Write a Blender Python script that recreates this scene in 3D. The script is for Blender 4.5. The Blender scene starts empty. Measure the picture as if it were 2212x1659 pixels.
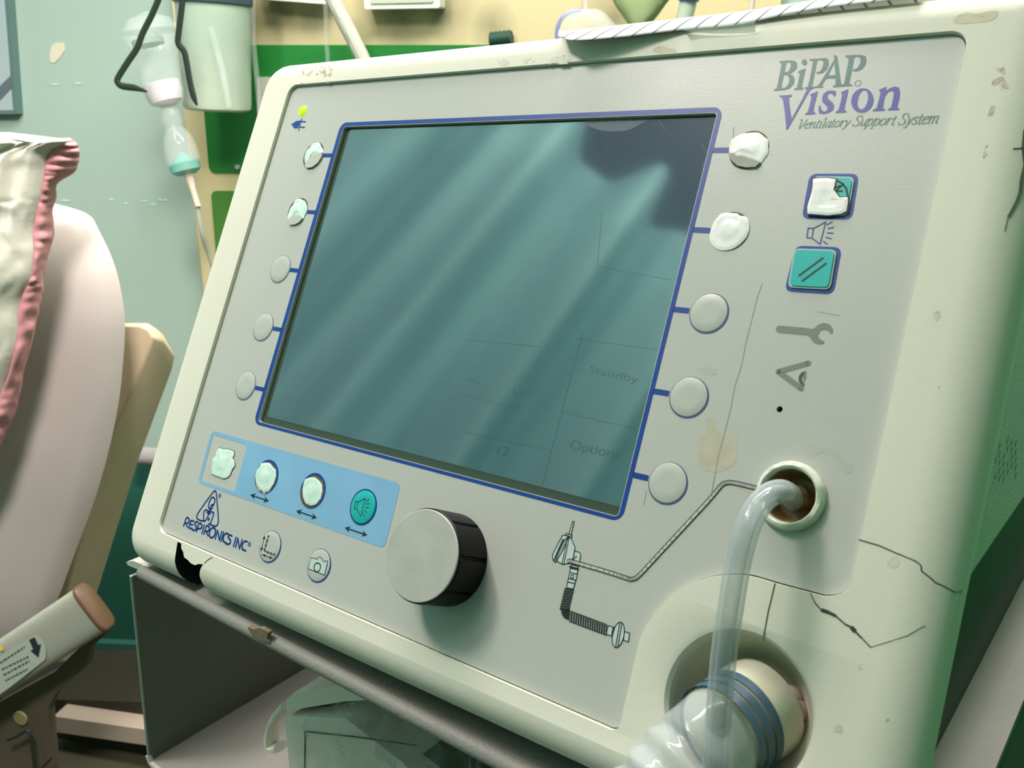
import bpy, bmesh, math, random
from math import sin, cos, pi, radians, sqrt, atan2
from mathutils import Vector, Matrix, noise
from mathutils.geometry import tessellate_polygon
random.seed(7)
SC = bpy.context.scene
COL = SC.collection

# ------------------------------------------------------------------ camera
FPX = 2008.19                      # focal length in pixels of the 2212 px wide frame
R_DEV = Matrix(((0.7868256, 0.2522542, -0.5632701), (0.1407927, -0.9619567, -0.2341298), (-0.6009017, 0.1049150, -0.7924077)))
T_DEV = Vector((-0.1275027, -0.1713595, 0.5346610))
UP = Vector((-0.0079792, -0.9549021, -0.2968137)).normalized()   # gravity, seen from the camera (x right, y down, z ahead)
rx = R_DEV.col[0]
WX = (rx - UP * rx.dot(UP)).normalized()
WY = UP.cross(WX)
WC = Matrix((WX, WY, UP))          # camera axes -> world axes
CAM = Vector((0, 0, 1.25))
cd = bpy.data.cameras.new('camera'); cam = bpy.data.objects.new('camera', cd); COL.objects.link(cam)
m3 = WC @ Matrix(((1, 0, 0), (0, -1, 0), (0, 0, -1)))
cam.matrix_world = Matrix.Translation(CAM) @ m3.to_4x4()
cd.sensor_width = 36; cd.lens = FPX / 2212 * 36; cd.clip_start = 0.01; cd.clip_end = 50
cd.dof.use_dof = True; cd.dof.focus_distance = 0.47; cd.dof.aperture_fstop = 26
SC.camera = cam


def ray(x, y): return WC @ Vector(((x - 1106) / FPX, (y - 829.5) / FPX, 1.0))


class Frame:
    """a local frame of the place; hit() reads a point of a plane of that frame"""
    def __init__(s, mat): s.M = mat; s.I = mat.inverted(); s.o = s.I @ CAM

    def hit(s, x, y, val=0.0, ax=2):
        d = s.I.to_3x3() @ ray(x, y); t = (val - s.o[ax]) / d[ax]; return s.o + d * t


rot = WC @ R_DEV
PANEL = Frame(Matrix.Translation(CAM + WC @ T_DEV) @ rot.to_4x4())
zc = Vector((0, 0.88605, 0.46359)).normalized(); xc = Vector((1, 0, 0)); yc = zc.cross(xc)
CART = Frame(PANEL.M @ Matrix((xc, yc, zc)).transposed().to_4x4())
dw = Vector((8106, 0, -2008)); dw.y = -(dw.x * UP.x + dw.z * UP.z) / UP.y; dw.normalize()
wx = (WC @ dw).normalized(); wz = Vector((0, 0, 1)); wy = wz.cross(wx)
wo = CAM + ray(1106, 829.5) * 1.75; wo.z = 0
WALL = Frame(Matrix.Translation(wo) @ Matrix((wx, wy, wz)).transposed().to_4x4())
WORLD = Frame(Matrix.Identity(4))

# ------------------------------------------------------------------ light
w = bpy.data.worlds.new('room_air'); SC.world = w; w.use_nodes = True
bg = w.node_tree.nodes['Background']; bg.inputs[0].default_value = (0.50, 0.74, 0.62, 1); bg.inputs[1].default_value = 0.20


def area(name, loc, target, sx, sy, power, col):
    l = bpy.data.lights.new(name, 'AREA'); l.shape = 'RECTANGLE'; l.size = sx; l.size_y = sy; l.energy = power; l.color = col
    o = bpy.data.objects.new(name, l); COL.objects.link(o)
    d = Vector(target) - Vector(loc); o.matrix_world = Matrix.Translation(loc) @ d.to_track_quat('-Z', 'Y').to_matrix().to_4x4()
    return o


knob_w = PANEL.M @ Vector((.2, -.22, .01))
ldir = (PANEL.M.to_3x3() @ Vector((-0.42, .64, .65))).normalized()
area('ceiling_lamp', knob_w + ldir * 1.68, knob_w, 0.30, 0.18, 14.8, (1, .895, .835))
area('green_fill', (2.3, .3, 1.6), (0.4, .5, 1.1), 1.4, 1.4, 80, (.5, 1, .72))  # added unseen source: green fill through the right-hand curtain
area('bed_fill', (.10, -.25, 2.5), WALL.M @ Vector((-.86, -.75, 1.0)), .4, .25, 6.6, (1, .93, .87)).data.spread = radians(48)  # added fill, narrowed to brighten the bed and pillow
area('wall_fill', WALL.M @ Vector((.35, -.70, 2.5)), WALL.M @ Vector((.2, 0, 1.5)), 1.3, .25, 40, (1, .94, .88))  # added fill for the cream board and back wall
area('tray_fill', CART.M @ Vector((.43, .75, 1.35)), CART.M @ Vector((.40, .05, -.27)), .5, .2, 9, (1, .93, .88)).data.spread = radians(90)  # added fill from behind, lifts the tray strip on the right
_s = Vector((.165, -.108, 0)); _m = PANEL.o.copy(); _m.z = -_m.z; _p = PANEL.M @ (_s + (_s - _m).normalized() * 1.45); _h = PANEL.M.to_3x3() @ (_s - _m); _h.z = 0; _h.normalize()
area('curtain_fill', (_p.x - _h.x * .50, _p.y - _h.y * .50, 2.6), (_p.x, _p.y, 1.9), 1.3, .2, 23, (1, .98, .94))  # added fill so the teal curtain shows in the screen's reflection
SC.view_settings.view_transform = 'Standard'; SC.view_settings.look = 'None'
SC.view_settings.exposure = 0.0; SC.view_settings.gamma = 1.0; SC.view_settings.use_curve_mapping = False


# ------------------------------------------------------------------ materials
def lin(c): return tuple(((v / 255) / 12.92 if v / 255 < .04045 else ((v / 255 + .055) / 1.055) ** 2.4) for v in c) + (1,)


def mat(name, rgb, rough=.5, metal=0, spec=.5, alpha=1, trans=0, ior=1.45, bump=0, bscale=300, var=0, vscale=20, rgb2=None, emis=0, coat=0, sss=0):
    m = bpy.data.materials.new(name); m.use_nodes = True; nt = m.node_tree; b = nt.nodes['Principled BSDF']
    b.inputs['Base Color'].default_value = lin(rgb); b.inputs['Roughness'].default_value = rough; b.inputs['Metallic'].default_value = metal
    b.inputs['Specular IOR Level'].default_value = spec; b.inputs['Alpha'].default_value = alpha; b.inputs['IOR'].default_value = ior
    b.inputs['Transmission Weight'].default_value = trans; b.inputs['Coat Weight'].default_value = coat
    if emis: b.inputs['Emission Color'].default_value = lin(rgb); b.inputs['Emission Strength'].default_value = emis
    tc = nt.nodes.new('ShaderNodeTexCoord')
    if var or rgb2:
        n = nt.nodes.new('ShaderNodeTexNoise'); n.inputs['Scale'].default_value = vscale; n.inputs['Detail'].default_value = 5
        nt.links.new(tc.outputs['Object'], n.inputs['Vector'])
        r = nt.nodes.new('ShaderNodeValToRGB'); r.color_ramp.elements[0].position = .35; r.color_ramp.elements[1].position = .68
        c1 = lin(rgb); c2 = lin(rgb2) if rgb2 else tuple(v * (1 - var) for v in c1[:3]) + (1,)
        r.color_ramp.elements[0].color = c2; r.color_ramp.elements[1].color = c1
        nt.links.new(n.outputs['Fac'], r.inputs[0]); nt.links.new(r.outputs[0], b.inputs['Base Color'])
    if bump:
        n = nt.nodes.new('ShaderNodeTexNoise'); n.inputs['Scale'].default_value = bscale; n.inputs['Detail'].default_value = 3
        nt.links.new(tc.outputs['Object'], n.inputs['Vector']); bp = nt.nodes.new('ShaderNodeBump')
        bp.inputs['Strength'].default_value = bump; bp.inputs['Distance'].default_value = .001
        nt.links.new(n.outputs['Fac'], bp.inputs['Height']); nt.links.new(bp.outputs[0], b.inputs['Normal'])
    return m


M_ = dict(
    bezel=mat('cream_moulded_plastic', (219, 217, 200), .55, spec=.35, bump=.05, bscale=1400, var=.03, vscale=12),
    body=mat('cream_case_plastic', (205, 206, 188), .5, bump=.2, bscale=700, var=.08),
    chassis=mat('shaded_chassis_grey', (70, 76, 68), .6, var=.2),  # darkened in the colour to stand for the shaded lower body
    membrane=mat('grey_membrane', (187, 188, 180), .36, bump=.04, bscale=900, var=.04, vscale=9),
    key=mat('grey_key', (188, 189, 181), .34, var=.03),
    blue=mat('blue_print', (14, 62, 146), .4, var=.1, vscale=90),
    purple=mat('violet_blue_print', (70, 72, 156), .4, var=.12, vscale=200),
    teal_print=mat('teal_green_print', (66, 112, 104), .4, var=.12, vscale=200),
    small_print=mat('small_teal_print', (112, 142, 132), .45),
    sky=mat('light_blue_print', (132, 182, 214), .4, rgb2=(124, 172, 206), vscale=25),
    turq=mat('turquoise_key', (28, 178, 172), .35, var=.06),
    keyrim=mat('key_rim', (160, 188, 178), .3),
    black=mat('black_print', (34, 38, 36), .5),
    dgrey=mat('grey_print', (124, 126, 120), .5),
    pale=mat('pale_print', (192, 208, 206), .4),
    hole=mat('dark_hole', (14, 15, 13), .8),
    rubber=mat('knob_rubber', (15, 16, 17), .5, spec=.25),
    knobcap=mat('knob_cap', (186, 186, 178), .38, rgb2=(172, 172, 162), vscale=60),
    white=mat('white_switch', (250, 244, 238), .28, rgb2=(226, 230, 230), vscale=120, bump=.12, bscale=160),
    mint=mat('mint_switch', (224, 242, 232), .25, rgb2=(196, 228, 214), vscale=140, bump=.12, bscale=160),
    edge=mat('torn_edge', (120, 104, 78), .7, rgb2=(60, 58, 50), vscale=400),
    under=mat('membrane_underlayer', (150, 152, 138), .5, var=.1, vscale=200),
    residue=mat('glue_residue', (206, 197, 172), .6, rgb2=(196, 186, 158), vscale=220),
    residue2=mat('faint_glue_residue', (207, 206, 188), .5, rgb2=(198, 196, 178), vscale=220),
    grime=mat('grime', (206, 198, 176), .7, rgb2=(168, 156, 134), vscale=420),
    crack=mat('crack_dark', (62, 62, 50), .8),
    led=mat('green_led', (170, 235, 10), .3, emis=.75),
    brown=mat('port_brown', (168, 132, 92), .25, rgb2=(128, 114, 62), vscale=90),
    portrim=mat('port_rim', (222, 224, 206), .35, rgb2=(196, 206, 186), vscale=150, bump=.5, bscale=200),
    fitting=mat('tube_fitting', (120, 104, 70), .3),
    white_pl=mat('white_connector', (222, 214, 194), .4, rgb2=(200, 196, 172), vscale=60),
    clay=mat('pink_rubber', (186, 168, 158), .7, var=.2, vscale=100),
    recess=mat('recess_plastic', (208, 204, 180), .55, var=.1),
    bluering=mat('blue_grey_ring', (62, 90, 106), .4),
    paper=None, screen=None,
    tape=mat('clear_tape', (205, 215, 208), .15, alpha=.45, bump=.4, bscale=120),
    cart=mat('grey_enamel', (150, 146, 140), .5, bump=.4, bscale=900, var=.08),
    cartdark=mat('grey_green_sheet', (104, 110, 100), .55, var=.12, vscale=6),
    case=mat('white_case', (250, 238, 228), .5),
    casedark=mat('case_lining', (70, 68, 48), .7),
    beige=mat('beige_board', (228, 204, 174), .35, var=.06),
    beige2=mat('beige_board_edge', (186, 160, 130), .4),
    pillow=mat('pillow_cover', (204, 192, 186), .5, rgb2=(192, 182, 178), vscale=5),
    linen=mat('white_linen', (226, 220, 208), .85, bump=.8, bscale=70, rgb2=(206, 206, 190), vscale=7),
    pink=mat('pink_ruffle', (228, 158, 164), .8, var=.18, vscale=28),
    railp=mat('rail_grey', (164, 164, 150), .4),
    railc=mat('rail_cap', (92, 70, 50), .45),
    bracket=mat('bracket_brown', (96, 84, 70), .6, var=.1),
    sticker=mat('sticker', (176, 184, 170), .4),
    ink=mat('sticker_ink', (84, 92, 92), .6), arrow=mat('sticker_arrow', (38, 44, 52), .6),
    yellow=mat('yellow_dot', (240, 214, 40), .5),
    bolt=mat('bolt_yellow', (150, 144, 100), .4),
    chrome=mat('brushed_rail', (206, 196, 198), .3, metal=.5),
    greenp=mat('green_inset', (34, 128, 52), .4, rgb2=(36, 118, 52), vscale=5),
    greenq=mat('olive_green_inset', (76, 132, 56), .4),
    plate=mat('socket_plate', (196, 200, 184), .4), boxw=mat('socket_box', (226, 228, 218), .35),
    hoseg=mat('grey_hose', (186, 190, 174), .5),
    strap=mat('black_strap', (28, 42, 34), .7),
    clear=mat('clear_plastic', (236, 244, 242), .06, alpha=.17, spec=.9),
    clear2=mat('frosted_plastic', (206, 216, 196), .25, alpha=.86, rgb2=(176, 196, 178), vscale=7),
    film=mat('thin_film', (200, 210, 204), .14, alpha=.17, spec=1),
    liquid=mat('drip_liquid', (236, 226, 236), .2, alpha=.85), tealc=mat('teal_collar', (120, 184, 172), .3, alpha=.7),
    lid=mat('blue_lid', (58, 78, 92), .4), lilac=mat('mask_rim', (140, 148, 196), .4),
    bluecap=mat('blue_cap', (40, 66, 150), .4), dgreen=mat('ribbed_green', (24, 66, 54), .5),
    sage=mat('sage_cloth', (146, 162, 116), .8), tubew=mat('pinkish_tube', (216, 204, 190), .35),
    frame=mat('notice_frame', (92, 120, 116), .4), board=mat('notice_board', (166, 182, 186), .2), bmark=mat('notice_mark', (96, 108, 116), .5),
    cloth=mat('grey_pink_sheet', (168, 152, 142), .85, var=.12, vscale=4),
    floor=mat('floor_vinyl', (84, 82, 64), .5, var=.15, vscale=4), ceil=mat('ceiling_paint', (226, 206, 226), .9),
    beam=mat('pinkish_beam', (196, 176, 160), .5), trimg=mat('teal_trim', (58, 110, 98), .5), cover=mat('bed_base', (58, 54, 44), .8, var=.2, vscale=6),
)


def curtain_mat(name, rgb, tr=.35):
    m = bpy.data.materials.new(name); m.use_nodes = True; nt = m.node_tree; b = nt.nodes['Principled BSDF']; out = nt.nodes['Material Output']
    b.inputs['Base Color'].default_value = lin(rgb); b.inputs['Roughness'].default_value = .8
    t = nt.nodes.new('ShaderNodeBsdfTranslucent'); t.inputs[0].default_value = lin(rgb); mx = nt.nodes.new('ShaderNodeMixShader')
    mx.inputs[0].default_value = tr; nt.links.new(b.outputs[0], mx.inputs[1]); nt.links.new(t.outputs[0], mx.inputs[2]); nt.links.new(mx.outputs[0], out.inputs[0])
    return m


M_['curtain'] = curtain_mat('green_curtain_cloth', (18, 132, 78))
M_['curtain_teal'] = curtain_mat('teal_curtain_cloth', (150, 196, 190), .3)


def tube_mat():
    """clear PVC: see-through in the middle, denser and glossier towards the walls"""
    m = bpy.data.materials.new('clear_pvc'); m.use_nodes = True; nt = m.node_tree; b = nt.nodes['Principled BSDF']
    b.inputs['Base Color'].default_value = lin((178, 190, 192)); b.inputs['Roughness'].default_value = .05; b.inputs['Specular IOR Level'].default_value = .8
    lw = nt.nodes.new('ShaderNodeLayerWeight'); lw.inputs[0].default_value = .35
    mr = nt.nodes.new('ShaderNodeMapRange'); mr.inputs[3].default_value = .20; mr.inputs[4].default_value = .85
    nt.links.new(lw.outputs['Facing'], mr.inputs[0]); nt.links.new(mr.outputs[0], b.inputs['Alpha'])
    return m


M_['pvc'] = tube_mat()


def speckle(m, scale, lo):
    nt = m.node_tree; b = nt.nodes['Principled BSDF']; tc = nt.nodes.new('ShaderNodeTexCoord'); n = nt.nodes.new('ShaderNodeTexNoise'); n.inputs['Scale'].default_value = scale; n.inputs['Detail'].default_value = 4
    nt.links.new(tc.outputs['Object'], n.inputs['Vector']); mr = nt.nodes.new('ShaderNodeMapRange'); mr.inputs[1].default_value = lo; mr.inputs[2].default_value = lo + .08; nt.links.new(n.outputs['Fac'], mr.inputs[0]); nt.links.new(mr.outputs[0], b.inputs['Alpha'])


speckle(M_['grime'], 380, .46); speckle(M_['residue2'], 300, .44); speckle(M_['residue'], 220, .30)


def nodes(m): return m.node_tree.nodes, m.node_tree.links, m.node_tree.nodes['Principled BSDF']


def paper_mat():
    m = mat('ruled_paper', (228, 228, 222), .6); n, l, b = nodes(m)
    tc = n.new('ShaderNodeUVMap'); sp = n.new('ShaderNodeSeparateXYZ'); l.new(tc.outputs[0], sp.inputs[0])

    def line(sock, wdt):
        fr = n.new('ShaderNodeMath'); fr.operation = 'FRACT'; l.new(sock, fr.inputs[0])
        lt = n.new('ShaderNodeMath'); lt.operation = 'LESS_THAN'; l.new(fr.outputs[0], lt.inputs[0]); lt.inputs[1].default_value = wdt; return lt.outputs[0]
    mx = n.new('ShaderNodeMath'); mx.operation = 'MAXIMUM'; l.new(line(sp.outputs[0], .13), mx.inputs[0])
    m2 = n.new('ShaderNodeMath'); m2.operation = 'MULTIPLY'; l.new(line(sp.outputs[1], .1), m2.inputs[0]); m2.inputs[1].default_value = .35; l.new(m2.outputs[0], mx.inputs[1])
    c = n.new('ShaderNodeMixRGB'); l.new(mx.outputs[0], c.inputs[0]); c.inputs[1].default_value = lin((206, 210, 208)); c.inputs[2].default_value = lin((84, 90, 96))
    l.new(c.outputs[0], b.inputs['Base Color']); return m


M_['paper'] = paper_mat()


def screen_mat():
    m = mat('lcd_glass', (52, 74, 88), .06, ior=1.95, spec=1.0, rgb2=(56, 80, 94), vscale=6)
    return m


M_['screen'] = screen_mat(); M_['screen_margin'] = mat('lcd_margin', (58, 72, 60), .3)
M_['haze'] = mat('screen_scratches', (150, 160, 170), .5, alpha=.35)
M_['lcdtext'] = mat('lcd_text', (42, 62, 72), .12, ior=1.8, spec=1.0)


def wall_mat():
    m = mat('two_tone_wall_paint', (164, 200, 184), .55); n, l, b = nodes(m)
    tc = n.new('ShaderNodeTexCoord'); sp = n.new('ShaderNodeSeparateXYZ'); l.new(tc.outputs['Object'], sp.inputs[0])
    zr = WALL.hit(310, 1002, 0, 1).z
    lt = n.new('ShaderNodeMath'); lt.operation = 'LESS_THAN'; l.new(sp.outputs[2], lt.inputs[0]); lt.inputs[1].default_value = zr
    no = n.new('ShaderNodeTexNoise'); no.inputs['Scale'].default_value = 3; l.new(tc.outputs['Object'], no.inputs[0])
    up = n.new('ShaderNodeMixRGB'); l.new(no.outputs[0], up.inputs[0]); up.inputs[1].default_value = lin((158, 182, 170)); up.inputs[2].default_value = lin((168, 190, 178))
    c = n.new('ShaderNodeMixRGB'); l.new(lt.outputs[0], c.inputs[0]); l.new(up.outputs[0], c.inputs[1]); c.inputs[2].default_value = lin((40, 98, 82))
    l.new(c.outputs[0], b.inputs['Base Color']); return m


M_['wall'] = wall_mat()


def board_mat(spots):
    """cream board with worn dark smears at the given places"""
    m = mat('cream_bedhead_board', (214, 198, 156), .5); n, l, b = nodes(m)
    tc = n.new('ShaderNodeTexCoord'); no = n.new('ShaderNodeTexNoise'); no.inputs['Scale'].default_value = 14; no.inputs['Detail'].default_value = 4; l.new(tc.outputs['Object'], no.inputs[0])
    last = None
    for (p, r) in spots:
        d = n.new('ShaderNodeVectorMath'); d.operation = 'DISTANCE'; l.new(tc.outputs['Object'], d.inputs[0]); d.inputs[1].default_value = p
        mr = n.new('ShaderNodeMapRange'); mr.inputs[1].default_value = 0; mr.inputs[2].default_value = r; mr.inputs[3].default_value = 1.1; mr.inputs[4].default_value = 0; l.new(d.outputs['Value'], mr.inputs[0])
        ml = n.new('ShaderNodeMath'); ml.operation = 'MULTIPLY'; l.new(mr.outputs[0], ml.inputs[0]); l.new(no.outputs[0], ml.inputs[1])
        if last is None: last = ml.outputs[0]
        else:
            a = n.new('ShaderNodeMath'); a.operation = 'MAXIMUM'; l.new(last, a.inputs[0]); l.new(ml.outputs[0], a.inputs[1]); last = a.outputs[0]
    c = n.new('ShaderNodeMixRGB'); l.new(last, c.inputs[0]); c.inputs[1].default_value = lin((212, 198, 154)); c.inputs[2].default_value = lin((70, 78, 60))
    l.new(c.outputs[0], b.inputs['Base Color']); return m


# ------------------------------------------------------------------ mesh helpers
class MB:
    def __init__(s): s.v = []; s.f = []; s.m = []; s.uv = None

    def add(s, vs, fs, mi=0):
        o = len(s.v); s.v += [Vector(p) for p in vs]; s.f += [tuple(i + o for i in f) for f in fs]; s.m += [mi] * len(fs); return s

    def build(s, name, mats, parent=None, fr=PANEL, smooth=30, solid=0, tag_=None, bevel=0):
        me = bpy.data.meshes.new(name); me.from_pydata(s.v, [], s.f)
        for m in (mats if isinstance(mats, (list, tuple)) else [mats]): me.materials.append(m)
        me.polygons.foreach_set('material_index', s.m)
        if s.uv:
            uvl = me.uv_layers.new(name='UVMap')
            for lp in me.loops: uvl.data[lp.index].uv = s.uv[lp.vertex_index]
        me.validate(); me.update()
        if smooth:
            me.shade_smooth(); me.set_sharp_from_angle(angle=radians(smooth))
        o = bpy.data.objects.new(name, me); COL.objects.link(o)
        o.matrix_world = fr.M
        if parent is not None:
            o.parent = parent; o.matrix_parent_inverse = parent['_inv']; o.matrix_basis = fr.M
        if solid:
            md = o.modifiers.new('thickness', 'SOLIDIFY'); md.thickness = solid; md.offset = 0
        if bevel:
            md = o.modifiers.new('edges', 'BEVEL'); md.width = bevel; md.segments = 3; md.limit_method = 'ANGLE'
        return o


class Root(dict): pass


INV = {}


def thing(name, label, cat, fr, loc, group=None):
    """an Empty at the base of a thing, that parents its parts"""
    o = bpy.data.objects.new(name, None); COL.objects.link(o); o.empty_display_size = .05
    o.matrix_world = fr.M @ Matrix.Translation(loc)
    o['label'] = label; o['category'] = cat
    if group: o['group'] = group
    INV[o.name] = o.matrix_world.inverted()
    return o


_ob = MB.build


def build(mb, name, mats, parent=None, fr=PANEL, smooth=30, solid=0, bevel=0):
    pr = parent
    o = _ob(mb, name, mats, None, fr, smooth, solid, None, bevel)
    if pr is not None:
        o.parent = pr; o.matrix_parent_inverse = INV[pr.name]
        INV[o.name] = fr.M.inverted()
    else: INV[o.name] = fr.M.inverted()
    return o


def tag(o, label, cat, group=None):
    o['label'] = label; o['category'] = cat
    if group: o['group'] = group
    return o


def struct(o): o['kind'] = 'structure'; return o


def P3(p, n): return Vector((p[0], p[1], n))


def area2(p): return .5 * sum(p[i][0] * p[(i + 1) % len(p)][1] - p[(i + 1) % len(p)][0] * p[i][1] for i in range(len(p)))


def ccw(p): return list(p) if area2(p) > 0 else list(p)[::-1]


def cap(mb, loops, n, flip=False, mi=0):
    ls = [[Vector((p[0], p[1], 0)) for p in l] for l in loops]; fs = tessellate_polygon(ls); flat = [p for l in ls for p in l]
    out = []
    for f in fs:
        a, b, c = [flat[i] for i in f]
        up = (b - a).cross(c - a).z > 0
        out.append(f if up != flip else f[::-1])
    mb.add([P3(p, n) for p in flat], out, mi)


def wall_(mb, A, na, B, nb, mi=0):
    n = len(A); mb.add([P3(p, na) for p in A] + [P3(p, nb) for p in B], [(i, n + i, n + (i + 1) % n, (i + 1) % n) for i in range(n)], mi)


def prism(mb, poly, n0, n1, holes=(), mi=0, bottom=False):
    """top at n1, sides down to n0"""
    poly = ccw(poly); cap(mb, [poly] + [list(h) for h in holes], n1, mi=mi); wall_(mb, poly[::-1], n0, poly[::-1], n1, mi)
    for h in holes: h = ccw(h); wall_(mb, h, n0, h, n1, mi)
    if bottom: cap(mb, [poly] + [list(h) for h in holes], n0, True, mi)
    return mb


def offset(poly, d):
    """positive grows a ccw polygon"""
    poly = ccw(poly); out = []; n = len(poly)
    for i in range(n):
        a, b, c = Vector(poly[i - 1][:2]), Vector(poly[i][:2]), Vector(poly[(i + 1) % n][:2])
        e1 = (b - a); e2 = (c - b)
        if e1.length < 1e-9: e1 = e2
        if e2.length < 1e-9: e2 = e1
        e1.normalize(); e2.normalize(); n1 = Vector((e1.y, -e1.x)); n2 = Vector((e2.y, -e2.x)); m = n1 + n2
        if m.length < 1e-6: m = n1
        m.normalize(); out.append(b + m * d / max(.5, m.dot(n1)))
    return out


def rrect(x0, y0, x1, y1, r, k=8):
    out = []
    for cx, cy, a in ((x1 - r, y1 - r, 0), (x0 + r, y1 - r, 90), (x0 + r, y0 + r, 180), (x1 - r, y0 + r, 270)):
        for i in range(k + 1): t = radians(a + 90 * i / k); out.append((cx + r * cos(t), cy + r * sin(t)))
    return out


def roundpoly(pts, r, k=5):
    """round the corners of a polygon"""
    pts = ccw(pts); n = len(pts); out = []
    for i in range(n):
        a, b, c = Vector(pts[i - 1][:2]), Vector(pts[i][:2]), Vector(pts[(i + 1) % n][:2])
        u = (a - b); v = (c - b); rr = min(r, u.length * .45, v.length * .45); p0 = b + u.normalized() * rr; p2 = b + v.normalized() * rr
        for j in range(k + 1): t = j / k; out.append(p0 * (1 - t) ** 2 + b * 2 * t * (1 - t) + p2 * t * t)
    return out


def circ(cx, cy, r, k=40, r2=None): return [(cx + r * cos(2 * pi * i / k), cy + (r2 or r) * sin(2 * pi * i / k)) for i in range(k)]


def stroke(mb, pts, wd, n, closed=False, mi=0, joints=True, wfun=None):
    """flat printed line"""
    pts = [Vector((p[0], p[1])) for p in pts]
    if closed: pts = pts + [pts[0]]
    for i in range(len(pts) - 1):
        a, b = pts[i], pts[i + 1]; d = b - a
        if d.length < 1e-7: continue
        d.normalize(); q = Vector((-d.y, d.x)) * (wfun(d) if wfun else wd) * .5
        mb.add([P3(a - q, n), P3(b - q, n), P3(b + q, n), P3(a + q, n)], [(0, 1, 2, 3)], mi)
    if joints:
        jw = wd * .5 if not wfun else wd * .28
        for p in pts: mb.add([P3((p.x + jw * cos(t * pi / 4), p.y + jw * sin(t * pi / 4)), n) for t in range(8)], [tuple(range(8))], mi)


def smoothpts(pts, k=6, closed=False):
    P = [Vector(p) for p in pts]; n = len(P); out = []
    rng = range(n if closed else n - 1)
    for i in rng:
        p0 = P[i - 1] if (i > 0 or closed) else P[0]; p1 = P[i]; p2 = P[(i + 1) % n]; p3 = P[(i + 2) % n] if (closed or i + 2 < n) else P[-1]
        for j in range(k):
            t = j / k; out.append(.5 * ((2 * p1) + (p2 - p0) * t + (2 * p0 - 5 * p1 + 4 * p2 - p3) * t * t + (3 * p1 - p0 - 3 * p2 + p3) * t ** 3))
    if not closed: out.append(P[-1])
    return out


def sweep(mb, pts, r, k=16, caps=True, prof=None, mi=0, up=None):
    """tube along a path; r a number, a list, or a function of 0..1"""
    pts = [Vector(p) for p in pts]; n = len(pts); rings = []
    nrm = None
    for i, p in enumerate(pts):
        t = (pts[min(i + 1, n - 1)] - pts[max(i - 1, 0)]).normalized()
        if nrm is None:
            nrm = (up or (Vector((0, 0, 1)) if abs(t.z) < .9 else Vector((1, 0, 0)))); nrm = (nrm - t * nrm.dot(t)).normalized()
        else: nrm = (nrm - t * nrm.dot(t)).normalized()
        bn = t.cross(nrm); rad = r(i / (n - 1)) if callable(r) else (r[i] if isinstance(r, (list, tuple)) else r)
        ring = []
        for j in range(k):
            a = 2 * pi * j / k; x, y = (cos(a), sin(a)) if prof is None else prof(a)
            ring.append(p + nrm * x * rad + bn * y * rad)
        rings.append(ring)
    vs = [q for rg in rings for q in rg]; fs = []
    for i in range(n - 1):
        for j in range(k): a = i * k + j; b = i * k + (j + 1) % k; fs.append((a, b, b + k, a + k))
    if caps: fs.append(tuple(range(k))[::-1]); fs.append(tuple((n - 1) * k + j for j in range(k)))
    mb.add(vs, fs, mi); return mb


def lathe(mb, prof, c=(0, 0, 0), axis=(0, 0, 1), k=40, mi=0):
    """profile of (radius, height) turned about an axis; radius 0 closes"""
    ax = Vector(axis).normalized(); a = ax.orthogonal().normalized(); b = ax.cross(a); c = Vector(c); vs = []; fs = []
    for (r, h) in prof:
        for j in range(k): t = 2 * pi * j / k; vs.append(c + ax * h + (a * cos(t) + b * sin(t)) * max(r, 1e-6))
    for i in range(len(prof) - 1):
        for j in range(k): p = i * k + j; q = i * k + (j + 1) % k; fs.append((p, q, q + k, p + k))
    mb.add(vs, fs, mi); return mb


def box(mb, x0, x1, y0, y1, z0, z1, mi=0):
    vs = [(x, y, z) for x in (x0, x1) for y in (y0, y1) for z in (z0, z1)]
    mb.add(vs, [(0, 1, 3, 2), (4, 6, 7, 5), (0, 4, 5, 1), (2, 3, 7, 6), (0, 2, 6, 4), (1, 5, 7, 3)], mi); return mb


def inflate(rows, fr, y0, D, cols=24, sub=6, fn=None, back=True):
    """cushion from a silhouette: rows of (py, px left, px right) read on the plane y0 of the frame, bulging D towards the viewer"""
    mb = MB(); R = smoothpts([Vector(r) for r in rows], sub); nr = len(R); F = []
    for sgn in ((-1, 1) if back else (-1,)):
        for i, r in enumerate(R):
            s = i / (nr - 1); a = fr.hit(r[1], r[0], y0, 1); b = fr.hit(r[2], r[0], y0, 1)
            for j in range(cols + 1):
                t = j / cols; p = a.lerp(b, t); e = (max(0, 1 - abs(2 * t - 1) ** 2.6)) ** .5 * (max(0, 1 - abs(2 * s - 1) ** 3.2)) ** .5
                p.y += sgn * D * e * (1 if sgn < 0 else .35)
                if fn: p.y += fn(s, t) * e
                F.append(p)
    vs = F; fs = []; c1 = cols + 1
    for h in range(2 if back else 1):
        o = h * nr * c1
        for i in range(nr - 1):
            for j in range(cols):
                q = (o + i * c1 + j, o + (i + 1) * c1 + j, o + (i + 1) * c1 + j + 1, o + i * c1 + j + 1); fs.append(q if h == 0 else q[::-1])
    mb.add(vs, fs); return mb


def crop(x0, y0, s, pts, n=0.0, fr=PANEL, ax=2):
    return [fr.hit(x0 + p[0] / s, y0 + p[1] / s, n, ax) for p in pts]


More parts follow.
